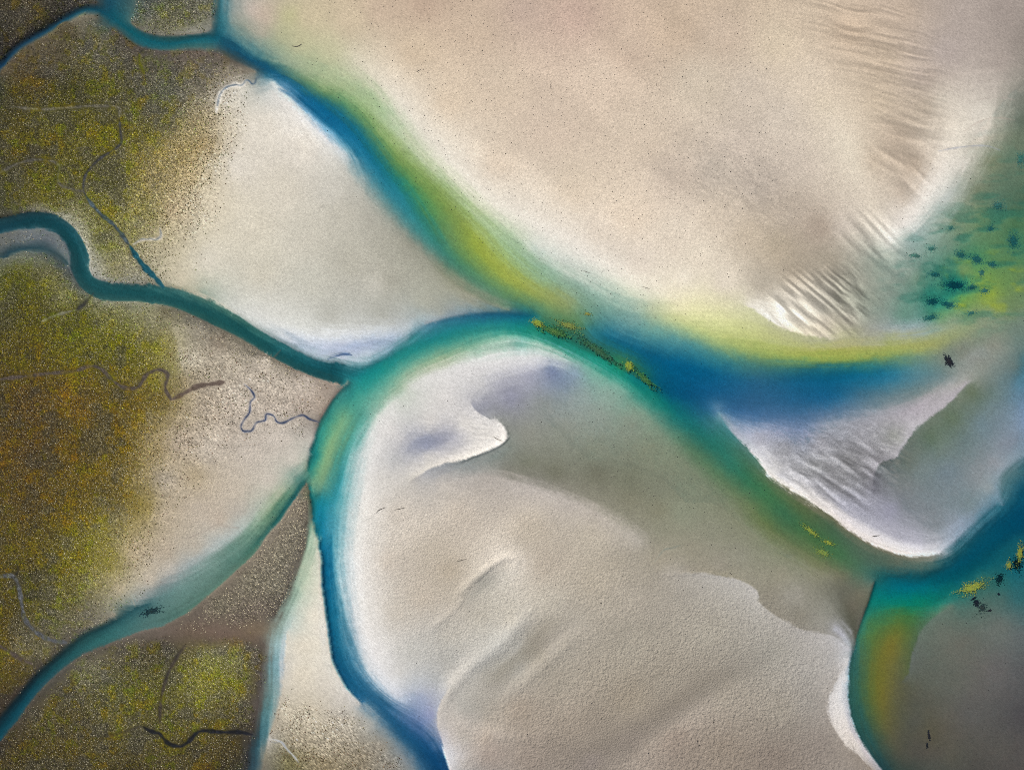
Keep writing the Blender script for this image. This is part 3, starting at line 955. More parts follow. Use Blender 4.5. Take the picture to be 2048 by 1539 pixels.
def poly_mask(P, feather=0):
    """survey polygon -> coverage grid"""
    P = [(float(gx(x)), float(gy(y))) for x, y in P]
    m = np.zeros((GH, GW), np.float32)
    n = len(P)
    for r in range(GH):
        xs = []
        for i in range(n):
            (x1, y1), (x2, y2) = P[i], P[(i + 1) % n]
            if (y1 <= r) != (y2 <= r):
                xs.append(x1 + (r - y1) / (y2 - y1) * (x2 - x1))
        xs.sort()
        for a, b in zip(xs[::2], xs[1::2]):
            a, b = max(0, math.ceil(a)), min(GW - 1, math.floor(b))
            if b >= a: m[r, a:b + 1] = 1
    return blur(m, feather / PX) if feather else m

def pts(s): return [tuple(map(float, q.split(','))) for q in s.split()]

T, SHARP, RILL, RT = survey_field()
YY, XX = np.mgrid[0:GH, 0:GW].astype(np.float32)
XX = XX * PX - MX; YY = YY * PX - MY        # map units

# ---- the tide's drag: streaks drawn out along the channels, and slightly ragged edges
def gather(a, y, x):
    return a[np.clip(np.rint(y), 0, GH - 1).astype(np.int32), np.clip(np.rint(x), 0, GW - 1).astype(np.int32)]
def drag(lum, steps, seed):
    sm = blur(lum, 6); g1, g0 = np.gradient(sm)
    cxx, cyy, cxy = blur(g0 * g0, 9), blur(g1 * g1, 9), blur(g0 * g1, 9)
    th = .5 * np.arctan2(2 * cxy, cxx - cyy) + math.pi / 2        # along the contours
    tx, ty = np.cos(th).astype(np.float32), np.sin(th).astype(np.float32)
    nz = np.random.default_rng(seed).normal(0, 1, (GH, GW)).astype(np.float32)
    nz = nz + .8 * blur(nz, 1) * 3
    acc = nz.copy(); jy, jx = np.mgrid[0:GH, 0:GW].astype(np.float32)
    for sg in (1, -1):
        y, x = jy.copy(), jx.copy(); px_, py_ = tx * sg, ty * sg
        for k in range(steps):
            y += py_; x += px_
            qx, qy = gather(tx, y, x), gather(ty, y, x)
            f = np.sign(qx * px_ + qy * py_); f[f == 0] = 1
            px_, py_ = qx * f, qy * f
            acc += gather(nz, y, x)
    gl_ = np.hypot(g0, g1) + 2e-4
    return (acc / acc.std()).astype(np.float32), g0 / gl_, g1 / gl_
LIC, nX, nY = drag(T.mean(-1) + .6 * (T[..., 2] - T[..., 0]), 26, 41)
jy, jx = np.mgrid[0:GH, 0:GW].astype(np.float32)
crisp = np.clip(blur(SHARP, 1.5) * 4, 0, 1)
e1 = fbm(XX / 14, YY / 14, 95, 3) * 3.2; e2 = fbm(XX / 14 + 30, YY / 14, 96, 3) * 3.2
gm = np.hypot(*np.gradient(blur(T.mean(-1) + .5 * (T[..., 2] - T[..., 0]), 2))); gm = np.clip(blur(gm, 3) * 90, .12, 1)
off = LIC * 1.6 * (1 - crisp) * gm; e1 *= (1 - .85 * crisp); e2 *= (1 - .85 * crisp)
Tw = np.stack([gather(T[..., c], jy + nY * off + e2, jx + nX * off + e1) for c in range(3)], -1)
wetlook = np.clip((np.maximum(T[..., 2], T[..., 1]) - T[..., 0]) * 4, 0, 1)
T = np.clip(Tw * (1 + .020 * (LIC * (.25 + .9 * wetlook) * (.4 + .6 * gm))[..., None]), .01, 1)

# ---- sand ripples and bars: a height (m) and a tone for each field
HGT = np.zeros((GH, GW), np.float32); TONE = np.zeros((GH, GW), np.float32)
def ripples(poly, feather, deg, along, across, amp, tone, seed, warp=.5, bars=0.0):
    global HGT, TONE
    m = poly_mask(pts(poly), feather)
    s = streaks(XX, YY, deg, along, across, seed, warp)
    if bars: s = np.tanh(s * bars) * .45 + (.13 if bars > 3 else 0)
    HGT += m * s * amp; TONE += m * s * tone
ripples('1590,-40 1700,-40 1800,20 1850,90 1880,150 1800,170 1720,130 1640,70', 34, 12, 70, 4.6, .7, .26, 11, .8)
ripples('1700,80 1780,100 1900,170 1890,260 1800,240 1740,200', 40, 16, 55, 5, .6, .16, 12, .8)
ripples('1745,210 1830,200 1890,230 1885,300 1860,330 1780,300', 18, 14, 80, 9, .6, .24, 13, .7)
ripples('1740,290 1790,280 1870,320 1850,390 1800,400 1750,340', 16, 38, 80, 9, .6, .26, 14, .6)
ripples('1690,440 1760,430 1800,470 1770,530 1720,510 1690,480', 14, 47, 100, 8, .3, .5, 15, .4, 2.5)
ripples('1760,480 1860,500 1800,560 1760,600 1730,560', 22, 46, 70, 8, .2, .24, 29, .5)
ripples('1880,130 2040,110 2048,250 1900,300', 30, -5, 160, 12, .35, .05, 16, .6)
ripples('1580,556 1690,540 1730,590 1722,640 1690,668 1620,664 1560,640 1535,610', 12, 41, 56, 5.6, .10, .62, 17, .4, 3.4)
ripples('1640,540 1700,530 1740,600 1725,650 1680,640', 16, 41, 30, 4.2, .15, .5, 28, .5, 3.)
ripples('1500,612 1545,590 1580,620 1610,660 1570,645', 8, 36, 60, 8, .3, .12, 18, .4)
ripples('1560,940 1640,890 1760,900 1800,880 1790,930 1750,960 1745,1010 1690,1010 1620,985', 16, 33, 60, 8, .8, .75, 19, .6, 2.2)
ripples('1500,880 1700,850 1830,840 1790,930 1740,1040 1600,980', 30, 25, 12, 3.4, .8, .2, 20, .4)
ripples('1300,300 1450,250 1620,330 1680,430 1620,470 1480,430 1360,380', 50, 36, 18, 3.6, .6, .08, 21, .6)
ripples('1360,320 1440,330 1560,400 1600,450 1540,450 1440,400', 30, 36, 24, 4.4, .6, .12, 22, .6)
ripples('1340,1060 1480,1060 1520,1120 1400,1130', 25, -12, 60, 5, .2, .03, 23, .3)
ripples('940,790 1020,850 1000,900 860,940 800,930 820,860', 16, 10, 14, 3.6, .3, .05, 24, .4)
ripples('540,655 700,690 800,665 780,700 700,720 600,700', 12, 8, 60, 4, .1, .10, 25, .4)
ripples('340,650 520,700 640,780 600,880 480,900 380,960 300,1120 230,1190 250,1060 320,900', 40, 30, 26, 9, .3, .16, 26, .8)
ripples('520,150 640,230 720,360 700,420 560,280', 16, 48, 26, 4, .25, .05, 27, .6)
ripples('900,1380 1000,1260 1180,1160 1330,1180 1560,1300 1620,1480 1500,1600 1000,1600 930,1450', 50, -40, 330, 48, .9, .20, 45, .4)
ripples('720,1050 1000,980 1200,1080 1180,1180 960,1300 760,1300', 50, -38, 240, 50, .5, .09, 46, .4)
ripples('560,180 720,360 930,590 660,640 400,560 440,300', 60, 35, 160, 40, .3, .06, 47, .5)
ripples('640,80 1200,-60 1500,-60 1700,420 1560,560 1300,560 1000,400', 60, 38, 260, 46, .4, .07, 48, .5)
# pebbled plate of the south
WN = np.random.default_rng(3).normal(0, 1, (GH, GW)).astype(np.float32)
WN = (WN * 1.2 + .4 * (np.roll(WN, 1, 0) + np.roll(WN, 1, 1)) + .25 * np.roll(WN, (1, 1), (0, 1))) / 1.25
PEB = np.zeros((GH, GW), np.float32)
def pebble(poly, feather, amp, size, seed):
    global HGT, PEB
    m = poly_mask(pts(poly), feather); PEB = np.maximum(PEB, m * min(1, amp / .42))
    HGT += m * amp * (.22 * WN + .15 * (hash_noise(XX / size * 1.3, YY / size * 1.3, seed) - .5))
pebble('720,1000 1000,960 1280,1080 1330,1150 1480,1155 1640,1260 1690,1300 1660,1440 1760,1680 880,1680 890,1440 930,1360 790,1340', 40, .30, 5.2, 31)
pebble('1290,1150 1470,1155 1690,1300 1650,1420 1740,1680 1000,1680 980,1450 1100,1300', 60, .42, 5.6, 33)
pebble('1480,860 1800,840 1790,930 1750,1040 1860,1100 1740,1050 1600,980', 14, .22, 4.6, 35)
pebble('560,180 720,360 930,590 660,640 400,560 440,300', 40, .10, 5.0, 36)
pebble('640,80 1200,-60 1760,-60 1760,420 1600,560 1300,560 1000,400', 60, .15, 4.6, 37)
pebble('270,640 620,760 600,900 300,1200 230,1180 330,900', 30, .25, 5.0, 38)
pebble('940,800 1330,850 1640,1160 1300,1140 1000,920', 40, .12, 4.4, 39)

# low ridges, folds and lips that catch the slanting light
def ridge(poly, width, height):
    global HGT
    D = catmull(np.array(pts(poly), float)); X, Y = gx(D[:, 0]), gy(D[:, 1]); n = len(X); w = width / PX; R = int(3 * w)
    acc = np.zeros((GH, GW), np.float32)
    for i in range(0, n, 2):
        x, y = X[i], Y[i]; x0, y0 = int(x) - R, int(y) - R; t = i / n
        f = height * min(1, t * 5, (1 - t) * 5)
        q = np.s_[y0:y0 + 2 * R, x0:x0 + 2 * R]
        bump_ = f * np.exp(-((jx[q] - x) ** 2 + (jy[q] - y) ** 2) / (w * w))
        acc[q] = np.where(np.abs(bump_) > np.abs(acc[q]), bump_, acc[q])
    HGT += acc
ridge('905,1200 935,1170 962,1147 990,1125 1015,1114 1036,1122 1024,1140', 8, .8)
ridge('925,1208 945,1190 964,1170 985,1149 1000,1137', 8, -.6)
ridge('880,1450 885,1410 902,1378 940,1335 1000,1288 1050,1235 1080,1205', 15, 1.1)
ridge('975,1368 1010,1338 1055,1298 1105,1245', 15, -1.0)
ridge('1000,1405 1060,1352 1110,1308 1165,1262', 16, .9)
ridge('900,1432 950,1460 1030,1476 1090,1470', 14, .7)
ridge('1140,1515 1230,1470 1330,1412 1420,1360', 26, -1.1)
ridge('1300,1154 1348,1148 1399,1146 1451,1153 1490,1167 1514,1186 1520,1208 1553,1234 1604,1261 1645,1269', 6, .35)
ridge('945,812 964,830 998,843 1011,862 1010,880 988,895 936,915 885,927', 6, .9)
ridge('1462,862 1490,894 1514,917 1543,948 1584,976 1626,1001 1668,1030 1728,1073 1796,1102 1861,1107', 6, .35)
ridge('860,1262 900,1225 930,1196', 9, .5)

# ---- vegetation parcels
PARCELS = [
 ('marsh', 6, .9, 'olive brown salt marsh in the top left corner, north of the uppermost creek',
  '-140,-140 208,-140 208,-6 160,10 125,24 85,48 42,76 12,98 0,112 -140,150'),
 ('marsh', 6, 1.0, 'wedge of grey green salt marsh at the top edge between two creeks',
  '228,-140 422,-140 420,30 410,54 350,66 312,64 272,44 244,20 232,0'),
 ('marsh', 34, 1.0, 'large green and grey salt marsh beside the northern pale sand flat',
  '-140,185 0,158 34,130 56,108 96,84 140,60 168,42 195,40 226,66 252,88 288,106 340,110 400,112 440,114 470,134 478,150 440,172 418,230 415,280 405,330 380,370 360,410 330,450 305,480 308,510 324,556 300,562 230,558 197,548 186,530 182,504 168,466 138,440 100,422 60,414 0,428 -140,440'),
 ('marsh', 36, 1.0, 'wide ochre and olive salt marsh filling the left side below the loop of the western river',
  '-140,560 0,532 30,514 70,512 110,532 138,558 158,582 186,596 240,608 300,614 330,640 345,690 345,740 335,780 330,840 322,880 300,930 280,980 258,1030 236,1080 215,1130 205,1180 215,1215 190,1230 158,1252 116,1280 96,1298 72,1326 36,1366 0,1394 -140,1520'),
 ('marsh', 7, 1.0, 'yellow green and brown salt marsh in the bottom left corner, south of the tongue of gravel',
  '0,1496 34,1456 74,1404 112,1368 162,1330 222,1302 300,1282 360,1292 420,1278 520,1284 522,1300 515,1340 510,1400 500,1450 488,1500 482,1545 480,1680 -140,1680 -140,1640'),
 ('gravel', 8, .95, 'grey brown pointed tongue of pebbly ground where two creeks join the great bend',
  '611,985 618,1010 611,1080 598,1130 578,1180 545,1228 480,1238 400,1238 350,1244 402,1222 470,1166 522,1110 562,1055 592,1002'),
 ('dots', 14, .8, 'sparse brown scrub dotted over pale sand at the bottom, right of the slender creek',
  '562,1395 600,1410 650,1425 700,1440 735,1462 780,1510 800,1545 830,1680 524,1680 532,1545 544,1480'),
 ('gravel', 8, .7, 'dark gravelly strip along the lower bank of the western river',
  '300,612 350,620 400,642 480,682 560,724 640,764 600,772 520,726 440,696 370,650'),
 ('dots', 26, .8, 'fringe of brown plants thinning out onto the northern pale sand flat',
  '400,190 480,160 455,240 440,320 420,400 380,470 340,510 345,565 310,540 300,480 340,400 370,300'),
 ('dots', 26, .6, 'fringe of brown plants thinning out onto the lilac sand west of the great bend',
  '335,640 420,680 560,740 640,790 600,850 500,850 440,880 380,940 330,1040 290,1120 250,1190 215,1200 240,1060 290,960 330,860'),
 ('gravel', 5, .6, 'grey mud bar with stubble inside the loop of the western river',
  '20,482 60,470 95,476 125,500 132,516 110,504 80,490 40,488'),
]
MARSH = np.zeros((GH, GW), np.float32); DENS = []
rgx = fbm(XX / 40, YY / 40, 91, 4) * 60; rgy = fbm(XX / 40 + 50, YY / 40, 92, 4) * 60
def ragged(m):
    ix = np.clip((gx(XX + rgx)).astype(int), 0, GW - 1); iy = np.clip((gy(YY + rgy)).astype(int), 0, GH - 1)
    return m[iy, ix]
for style, fe, dn, label, poly in PARCELS:
    m = ragged(poly_mask(pts(poly), fe)) * dn
    DENS.append(m)
    if style == 'marsh': MARSH = np.maximum(MARSH, m)

# patchwork of plants in the marsh: grey mud, green and ochre cushions
RILLX = np.clip(blur(RILL, 1) * 2.2, 0, 1)
n1 = fbm(XX / 34, YY / 34, 61, 5); n2 = fbm(XX / 26 + 40, YY / 26, 71, 5)
T = T * (1 - RILL[..., None] * .95) + RT * .95 * (1 + .16 * MARSH[..., None] * np.random.default_rng(19).normal(0, 1, (GH, GW, 1)).astype(np.float32))
T0 = T.copy()
lum = T.mean(-1, keepdims=True)
deepm = MARSH * np.clip((.52 - lum[..., 0]) * 5, 0, 1) * (1 - np.clip((T0[..., 2] - T0[..., 0]) * 9, 0, 1))
grey = np.clip((n1 - .01) * 6, 0, 1) * MARSH * np.clip((.56 - lum[..., 0]) * 6, 0, 1) * (1 - np.clip((T0[..., 2] - T0[..., 0]) * 9, 0, 1))
n3 = fbm(XX / 15 + 20, YY / 15, 73, 3)
cush = np.clip((n3 - .05) * 12, 0, 1) * np.clip(1.2 - grey * 1.2, 0, 1) * deepm          # cushions of one plant
T = T * (1 - grey[..., None] * .45) + (lum * np.array([.98, .96, .94], np.float32)) * grey[..., None] * .45
warm = np.clip(n2 * 4, -1, 1)[..., None] * cush[..., None]
T = T * (1 + cush[..., None] * np.array([.12, .12, -.28], np.float32) + warm * np.array([.08, -.02, -.05], np.float32))
mott = fbm(XX / 70, YY / 70, 77, 4) * .035 + fbm(XX / 18, YY / 18, 78, 3) * .04
T = np.clip(T * (1 + mott[..., None]), 0.01, 1)
T = np.clip(T * (1 + TONE[..., None]), 0.01, 1)

# weedy mottling of the lagoon and of the shoals
lag = poly_mask(pts('1840,470 1930,420 2000,330 2060,300 2060,620 1960,640 1850,650 1790,600 1800,530'), 26)
f1 = fbm(XX / 46 + .5 * YY / 46, YY / 17, 85, 4); f2 = fbm(XX / 40, YY / 18 + 9, 86, 4)
q1 = (np.clip(f1 * 5 - .1, 0, 1) * lag * .55)[..., None]; T = T * (1 - q1) + np.array([.16, .42, .36], np.float32) * q1
q2 = (np.clip(f2 * 5 - .35, 0, 1) * poly_mask(pts('1900,530 2000,500 2048,540 2048,610 1960,640 1890,630'), 14) * .6)[..., None]; T = T * (1 - q2) + np.array([.62, .66, .20], np.float32) * q2

# ---- depth of water over the bed: from how far the red is drained from the light coming back
L = np.clip(lin(T), .0035, 1)
K = SIGMA * TWO_WAY
bar = np.log(1.13 * L[..., 1] / L[..., 0]); barb = np.log(.86 * 1.13 * L[..., 2] / L[..., 0])
dry_marsh = np.clip(MARSH * 1.6, 0, 1) * (1 - np.clip((T0[..., 2] - T0[..., 0]) * 9, 0, 1))
d = np.maximum(bar, .5 * barb) / (K[0] - K[1])
d = d - .13
for c in (1, 2):
    d = np.minimum(d, np.log(.74 * LIGHT[c] / L[..., c]) / K[c])
d = d * (1 - dry_marsh) - dry_marsh * .5
# the weedy shoulders and ochre beds lie under water as well
WET = np.zeros((GH, GW), np.float32)
for poly, fe, dep in (('470,70 560,110 660,180 760,270 880,370 1000,470 1120,550 1260,630 1400,690 1600,705 1850,690 1990,640 1990,740 1400,800 1300,800 1100,680 1040,625 960,575 850,470 740,350 640,240 540,150 450,90', 14, .30),
                      ('1745,1175 1900,1180 1880,1230 1840,1270 1815,1350 1850,1420 1860,1500 1880,1600 1800,1600 1740,1500 1712,1440 1705,1370 1712,1300 1735,1220', 8, .45),
                      ('1850,1230 2060,1150 2060,1560 1870,1560 1855,1430 1822,1350 1835,1280', 10, .12),
                      ('1330,800 1420,850 1500,940 1600,1020 1700,1090 1800,1125 1880,1120 2060,990 2060,1190 1760,1190 1690,1145 1560,1080 1420,960 1320,850', 14, .35),
                      ('1960,300 2060,180 2060,650 1860,660 1800,600 1850,500 1920,430', 16, .4),
                      ('640,860 700,760 800,690 950,640 1060,650 1180,700 1300,790 1240,760 1100,690 950,690 820,740 720,850 680,960 640,950', 8, .3)):
    WET = np.maximum(WET, poly_mask(pts(poly), fe) * dep)
d = np.maximum(d, np.where(WET > .02, WET, -9))
d = blur(d, 1.0)
d = d + RILL * .12 * (MARSH > .2)
under = d > 0
Z = np.where(under, -d, np.clip(-d, 0, .6)) .astype(np.float32)
DEP = np.maximum(-Z, 0)
Z += HGT * np.where(under, np.clip(.35 - d * .2, .1, .35), 1.0) * .8
# natural unevenness: broad swells, tussocky marsh floor, grain
Z += fbm(XX / 90, YY / 90, 81, 4) * .25 * np.where(under, .3, 1)
grain = blur1(blur1(rng.normal(0, 1, (GH, GW)).astype(np.float32), 1, 0), 1, 1)
Z += grain * np.where(under, .025, .06) + MARSH * grain * .15 * (~under)
Z = np.where(d < 0, np.maximum(Z, .02), np.minimum(Z, -.004)).astype(np.float32)
LT = lin(T)
ALB = LT / (LIGHT * np.where(DEP > .01, .95, 1)[..., None] * np.exp(-K * DEP[..., None]))  # albedo keeps the survey's painted corner and right-edge darkening and bank shadows
speck = rng.normal(0, 1, (GH, GW, 1)).astype(np.float32)
ALB *= 1 + speck * (.075 + .06 * MARSH[..., None])
mud = np.random.default_rng(12).normal(0, 1, (GH, GW, 1)).astype(np.float32)
vg = np.clip(np.max(DENS, axis=0) * (Z > 0) * (1 - RILLX), 0, 1)[..., None]
ALB = ALB * (1 - .20 * deepm[..., None]) * np.exp(vg * (.5 * mud - .06))
ALB = np.clip(ALB, .012, .82).astype(np.float32)

def bed(x, y):
    ix = np.clip(np.rint(gx(x)).astype(int), 0, GW - 1); iy = np.clip(np.rint(gy(y)).astype(int), 0, GH - 1)
    return Z[iy, ix]
def wx(x): return (np.asarray(x) - 1024) * U
def wy(y): return -(np.asarray(y) - 769.5) * U

# ================================================================ blender scene
import bpy
S = bpy.context.scene
COL = S.collection

def mesh_obj(name, V, F, mat, fcol=None, vcol=None, smooth=False, parent=None):
    """V (n,3), F (m,k) constant-size faces; one colour per face or per vertex"""
    me = bpy.data.meshes.new(name)
    V = np.ascontiguousarray(V, np.float32); F = np.ascontiguousarray(F, np.int32)
    m, k = F.shape
    me.vertices.add(len(V)); me.vertices.foreach_set('co', V.ravel())
    me.loops.add(m * k); me.loops.foreach_set('vertex_index', F.ravel())
    me.polygons.add(m); me.polygons.foreach_set('loop_start', np.arange(0, m * k, k, dtype=np.int32))
    me.polygons.foreach_set('loop_total', np.full(m, k, np.int32))
    me.polygons.foreach_set('use_smooth', np.full(m, smooth, bool))
    me.update(calc_edges=True)
    if vcol is not None or fcol is not None:
        at = me.color_attributes.new('tone', 'FLOAT_COLOR', 'POINT' if vcol is not None else 'CORNER')
        c = vcol if vcol is not None else np.repeat(fcol, k, axis=0)
        at.data.foreach_set('color', (c if c.shape[1] == 4 else np.hstack([c, np.ones((len(c), 1))])).astype(np.float32).ravel())
    o = bpy.data.objects.new(name, me); COL.objects.link(o)
    if mat: me.materials.append(mat)
    if parent: o.parent = parent
    return o

def new_mat(name):
    m = bpy.data.materials.new(name); m.use_nodes = True
    nt = m.node_tree; nt.nodes.clear()
    return m, nt, nt.nodes, nt.links

def tone_mat(name, rough=.9, spec=.1, grain=0.0, scale=1.2, bump=0.0):
    m, nt, N, Lk = new_mat(name)
    out = N.new('ShaderNodeOutputMaterial'); p = N.new('ShaderNodeBsdfPrincipled')
    p.inputs['Roughness'].default_value = rough; p.inputs['Specular IOR Level'].default_value = spec
    a = N.new('ShaderNodeAttribute'); a.attribute_name = 'tone'
    tc = N.new('ShaderNodeTexCoord')
    n = N.new('ShaderNodeTexNoise'); n.inputs['Scale'].default_value = scale; n.inputs['Detail'].default_value = 3
    Lk.new(tc.outputs['Object'], n.inputs['Vector'])
    mr = N.new('ShaderNodeMapRange'); mr.inputs['From Min'].default_value = .25; mr.inputs['From Max'].default_value = .75
    mr.inputs['To Min'].default_value = 1 - grain; mr.inputs['To Max'].default_value = 1 + grain
    Lk.new(n.outputs['Fac'], mr.inputs['Value'])
    mx = N.new('ShaderNodeVectorMath'); mx.operation = 'SCALE'
    Lk.new(a.outputs['Color'], mx.inputs[0]); Lk.new(mr.outputs['Result'], mx.inputs['Scale'])
    Lk.new(mx.outputs['Vector'], p.inputs['Base Color'])
    if bump:                                                # pebbly roughness where the survey has it (alpha of the tone)
        bn = N.new('ShaderNodeTexNoise'); bn.inputs['Scale'].default_value = .95; bn.inputs['Detail'].default_value = 2.5; bn.inputs['Roughness'].default_value = .6
        Lk.new(tc.outputs['Object'], bn.inputs['Vector'])
        bmp = N.new('ShaderNodeBump'); bmp.inputs['Distance'].default_value = bump
        Lk.new(a.outputs['Alpha'], bmp.inputs['Strength']); Lk.new(bn.outputs['Fac'], bmp.inputs['Height']); Lk.new(bmp.outputs['Normal'], p.inputs['Normal'])
    Lk.new(p.outputs[0], out.inputs['Surface'])
    return m

# ---- ground: one sheet; its outer rings run out to the horizon
xs = (np.arange(GW) * PX - MX - 1024) * U; ys = -(np.arange(GH) * PX - MY - 769.5) * U
XR = np.array([30, 80, 180, 400, 900, 2200, 6000, 15000.])
gxs = np.concatenate([xs[0] - XR[::-1], xs, xs[-1] + XR]); gys = np.concatenate([ys[0] + XR[::-1], ys, ys[-1] - XR])
nr = len(XR)
Zp = np.pad(blur(Z, 40), nr, mode='edge'); Ap = np.pad(blur(ALB, 40), ((nr, nr), (nr, nr), (0, 0)), mode='edge')
Zp[nr:-nr, nr:-nr] = Z; Ap[nr:-nr, nr:-nr] = ALB
def far_blend(A, mean):
    w = np.zeros(A.shape[:2], np.float32)
    ramp = np.linspace(0, 1, nr + 1)[1:]
    for k in range(nr):
        w[nr - 1 - k, :] = np.maximum(w[nr - 1 - k, :], ramp[k]); w[-nr + k, :] = np.maximum(w[-nr + k, :], ramp[k])
        w[:, nr - 1 - k] = np.maximum(w[:, nr - 1 - k], ramp[k]); w[:, -nr + k] = np.maximum(w[:, -nr + k], ramp[k])
    if A.ndim == 3: w = w[..., None]
    return A * (1 - w) + mean * w
Ap = far_blend(Ap, np.array([.34, .30, .25], np.float32)); Zp = far_blend(Zp, .3)
H2, W2 = Zp.shape
gX, gY = np.meshgrid(gxs, gys)
V = np.stack([gX, gY, Zp], -1).reshape(-1, 3)
idx = np.arange(H2 * W2).reshape(H2, W2)
F = np.stack([idx[:-1, :-1], idx[1:, :-1], idx[1:, 1:], idx[:-1, 1:]], -1).reshape(-1, 4)
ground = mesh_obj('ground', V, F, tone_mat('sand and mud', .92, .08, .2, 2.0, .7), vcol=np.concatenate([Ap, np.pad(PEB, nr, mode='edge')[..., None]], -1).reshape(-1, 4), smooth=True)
ground['kind'] = 'structure'; ground['label'] = 'pale sand flats, mud and channel beds of the tidal estuary'

# ---- water: one body, absorbing red first; the bed shows through it
m, nt, N, Lk = new_mat('estuary water')
out = N.new('ShaderNodeOutputMaterial'); tr = N.new('ShaderNodeBsdfTransparent'); gl = N.new('ShaderNodeBsdfGlossy')
gl.inputs['Roughness'].default_value = .08
fr = N.new('ShaderNodeFresnel'); fr.inputs['IOR'].default_value = 1.33
mixs = N.new('ShaderNodeMixShader'); va = N.new('ShaderNodeVolumeAbsorption')
va.inputs['Density'].default_value = float(SIGMA[0]); va.inputs['Color'].default_value = (0, 1 - SIGMA[1] / SIGMA[0], 1 - SIGMA[2] / SIGMA[0], 1)
bp = N.new('ShaderNodeBump'); nz = N.new('ShaderNodeTexNoise'); tc = N.new('ShaderNodeTexCoord')
nz.inputs['Scale'].default_value = 1.1; nz.inputs['Detail'].default_value = 3
bp.inputs['Strength'].default_value = .15; bp.inputs['Distance'].default_value = .1
Lk.new(tc.outputs['Object'], nz.inputs['Vector']); Lk.new(nz.outputs['Fac'], bp.inputs['Height'])
Lk.new(bp.outputs['Normal'], gl.inputs['Normal']); Lk.new(bp.outputs['Normal'], fr.inputs['Normal'])
ge = N.new('ShaderNodeNewGeometry'); bk = N.new('ShaderNodeMix'); bk.inputs[3].default_value = .03   # light leaving the water: no trapped rays, the surface is not refracting
Lk.new(ge.outputs['Backfacing'], bk.inputs[0]); Lk.new(fr.outputs[0], bk.inputs[2]); Lk.new(bk.outputs[0], mixs.inputs[0]); Lk.new(tr.outputs[0], mixs.inputs[1]); Lk.new(gl.outputs[0], mixs.inputs[2])
Lk.new(mixs.outputs[0], out.inputs['Surface']); Lk.new(va.outputs[0], out.inputs['Volume'])
B = 15500.
wV = np.array([[-B, -B, -9], [B, -B, -9], [B, B, -9], [-B, B, -9], [-B, -B, 0], [B, -B, 0], [B, B, 0], [-B, B, 0]])
wF = np.array([[0, 3, 2, 1], [4, 5, 6, 7], [0, 1, 5, 4], [1, 2, 6, 5], [2, 3, 7, 6], [3, 0, 4, 7]])
water = mesh_obj('water', wV, wF, m)
water['kind'] = 'structure'; water['label'] = 'blue green tidal water in winding channels and shallow pools'

# ---- tussocks: ground cover of the marsh, one mass per parcel
def tussocks(X, Y, R, Hh, C, seed):
    """low ragged domes: six-sided fans with uneven rims"""
    g = np.random.default_rng(seed); n = len(X)
    k = 6
    th = (np.arange(k) / k * 2 * np.pi)[None] + g.uniform(0, 6.28, (n, 1)) + g.normal(0, .18, (n, k))
    rr = R[:, None] * g.uniform(.6, 1.25, (n, k))
    z = bed(X, Y)
    V = np.zeros((n, k + 1, 3), np.float32)
    V[:, :k, 0] = wx(X)[:, None] + rr * np.cos(th); V[:, :k, 1] = wy(Y)[:, None] + rr * np.sin(th); V[:, :k, 2] = z[:, None] - .05
    V[:, k, 0] = wx(X) + g.normal(0, .12, n) * R; V[:, k, 1] = wy(Y) + g.normal(0, .12, n) * R; V[:, k, 2] = z + Hh
    b = (np.arange(n) * (k + 1))[:, None]
    F = np.stack([np.stack([b[:, 0] + i, b[:, 0] + (i + 1) % k, b[:, 0] + k], -1) for i in range(k)], 1).reshape(-1, 3)
    fc = (C[:, None, :] * g.uniform(.88, 1.12, (n, k, 1))).reshape(-1, 3)
    return V.reshape(-1, 3), F, np.clip(fc, .01, .85)

def scatter(dens, spacing, seed, wetmax=.03):
    g = np.random.default_rng(seed)
    ny, nx = int((1539 + 2 * MY - 20) / spacing), int((2048 + 2 * MX - 20) / spacing)
    yy, xx = np.mgrid[0:ny, 0:nx]
    x = (xx + g.uniform(-.2, 1.2, xx.shape)) * spacing - MX + 10; y = (yy + g.uniform(-.2, 1.2, yy.shape)) * spacing - MY + 10
    x, y = x.ravel(), y.ravel()
    ix = np.clip(np.rint(gx(x)).astype(int), 0, GW - 1); iy = np.clip(np.rint(gy(y)).astype(int), 0, GH - 1)
    ok = (g.uniform(0, 1, len(x)) < dens[iy, ix]) & (Z[iy, ix] > -wetmax) & (RILLX[iy, ix] < g.uniform(.3, .7, len(x)))
    return x[ok], y[ok], iy[ok], ix[ok], g

veg_mat = tone_mat('marsh plants', .85, .1, .15, 2.5)
def put_stuff(name, label, parts):
    V, F, C = [], [], []; o = 0
    for v, f, c in parts:
        V.append(v); F.append(f + o); C.append(c); o += len(v)
    ob = mesh_obj(name, np.vstack(V), np.vstack(F), veg_mat, fcol=np.vstack(C))
    ob['kind'] = 'stuff'; ob['label'] = label; ob['category'] = 'marsh plants' if 'gravel' not in name else 'gravel'
    return ob

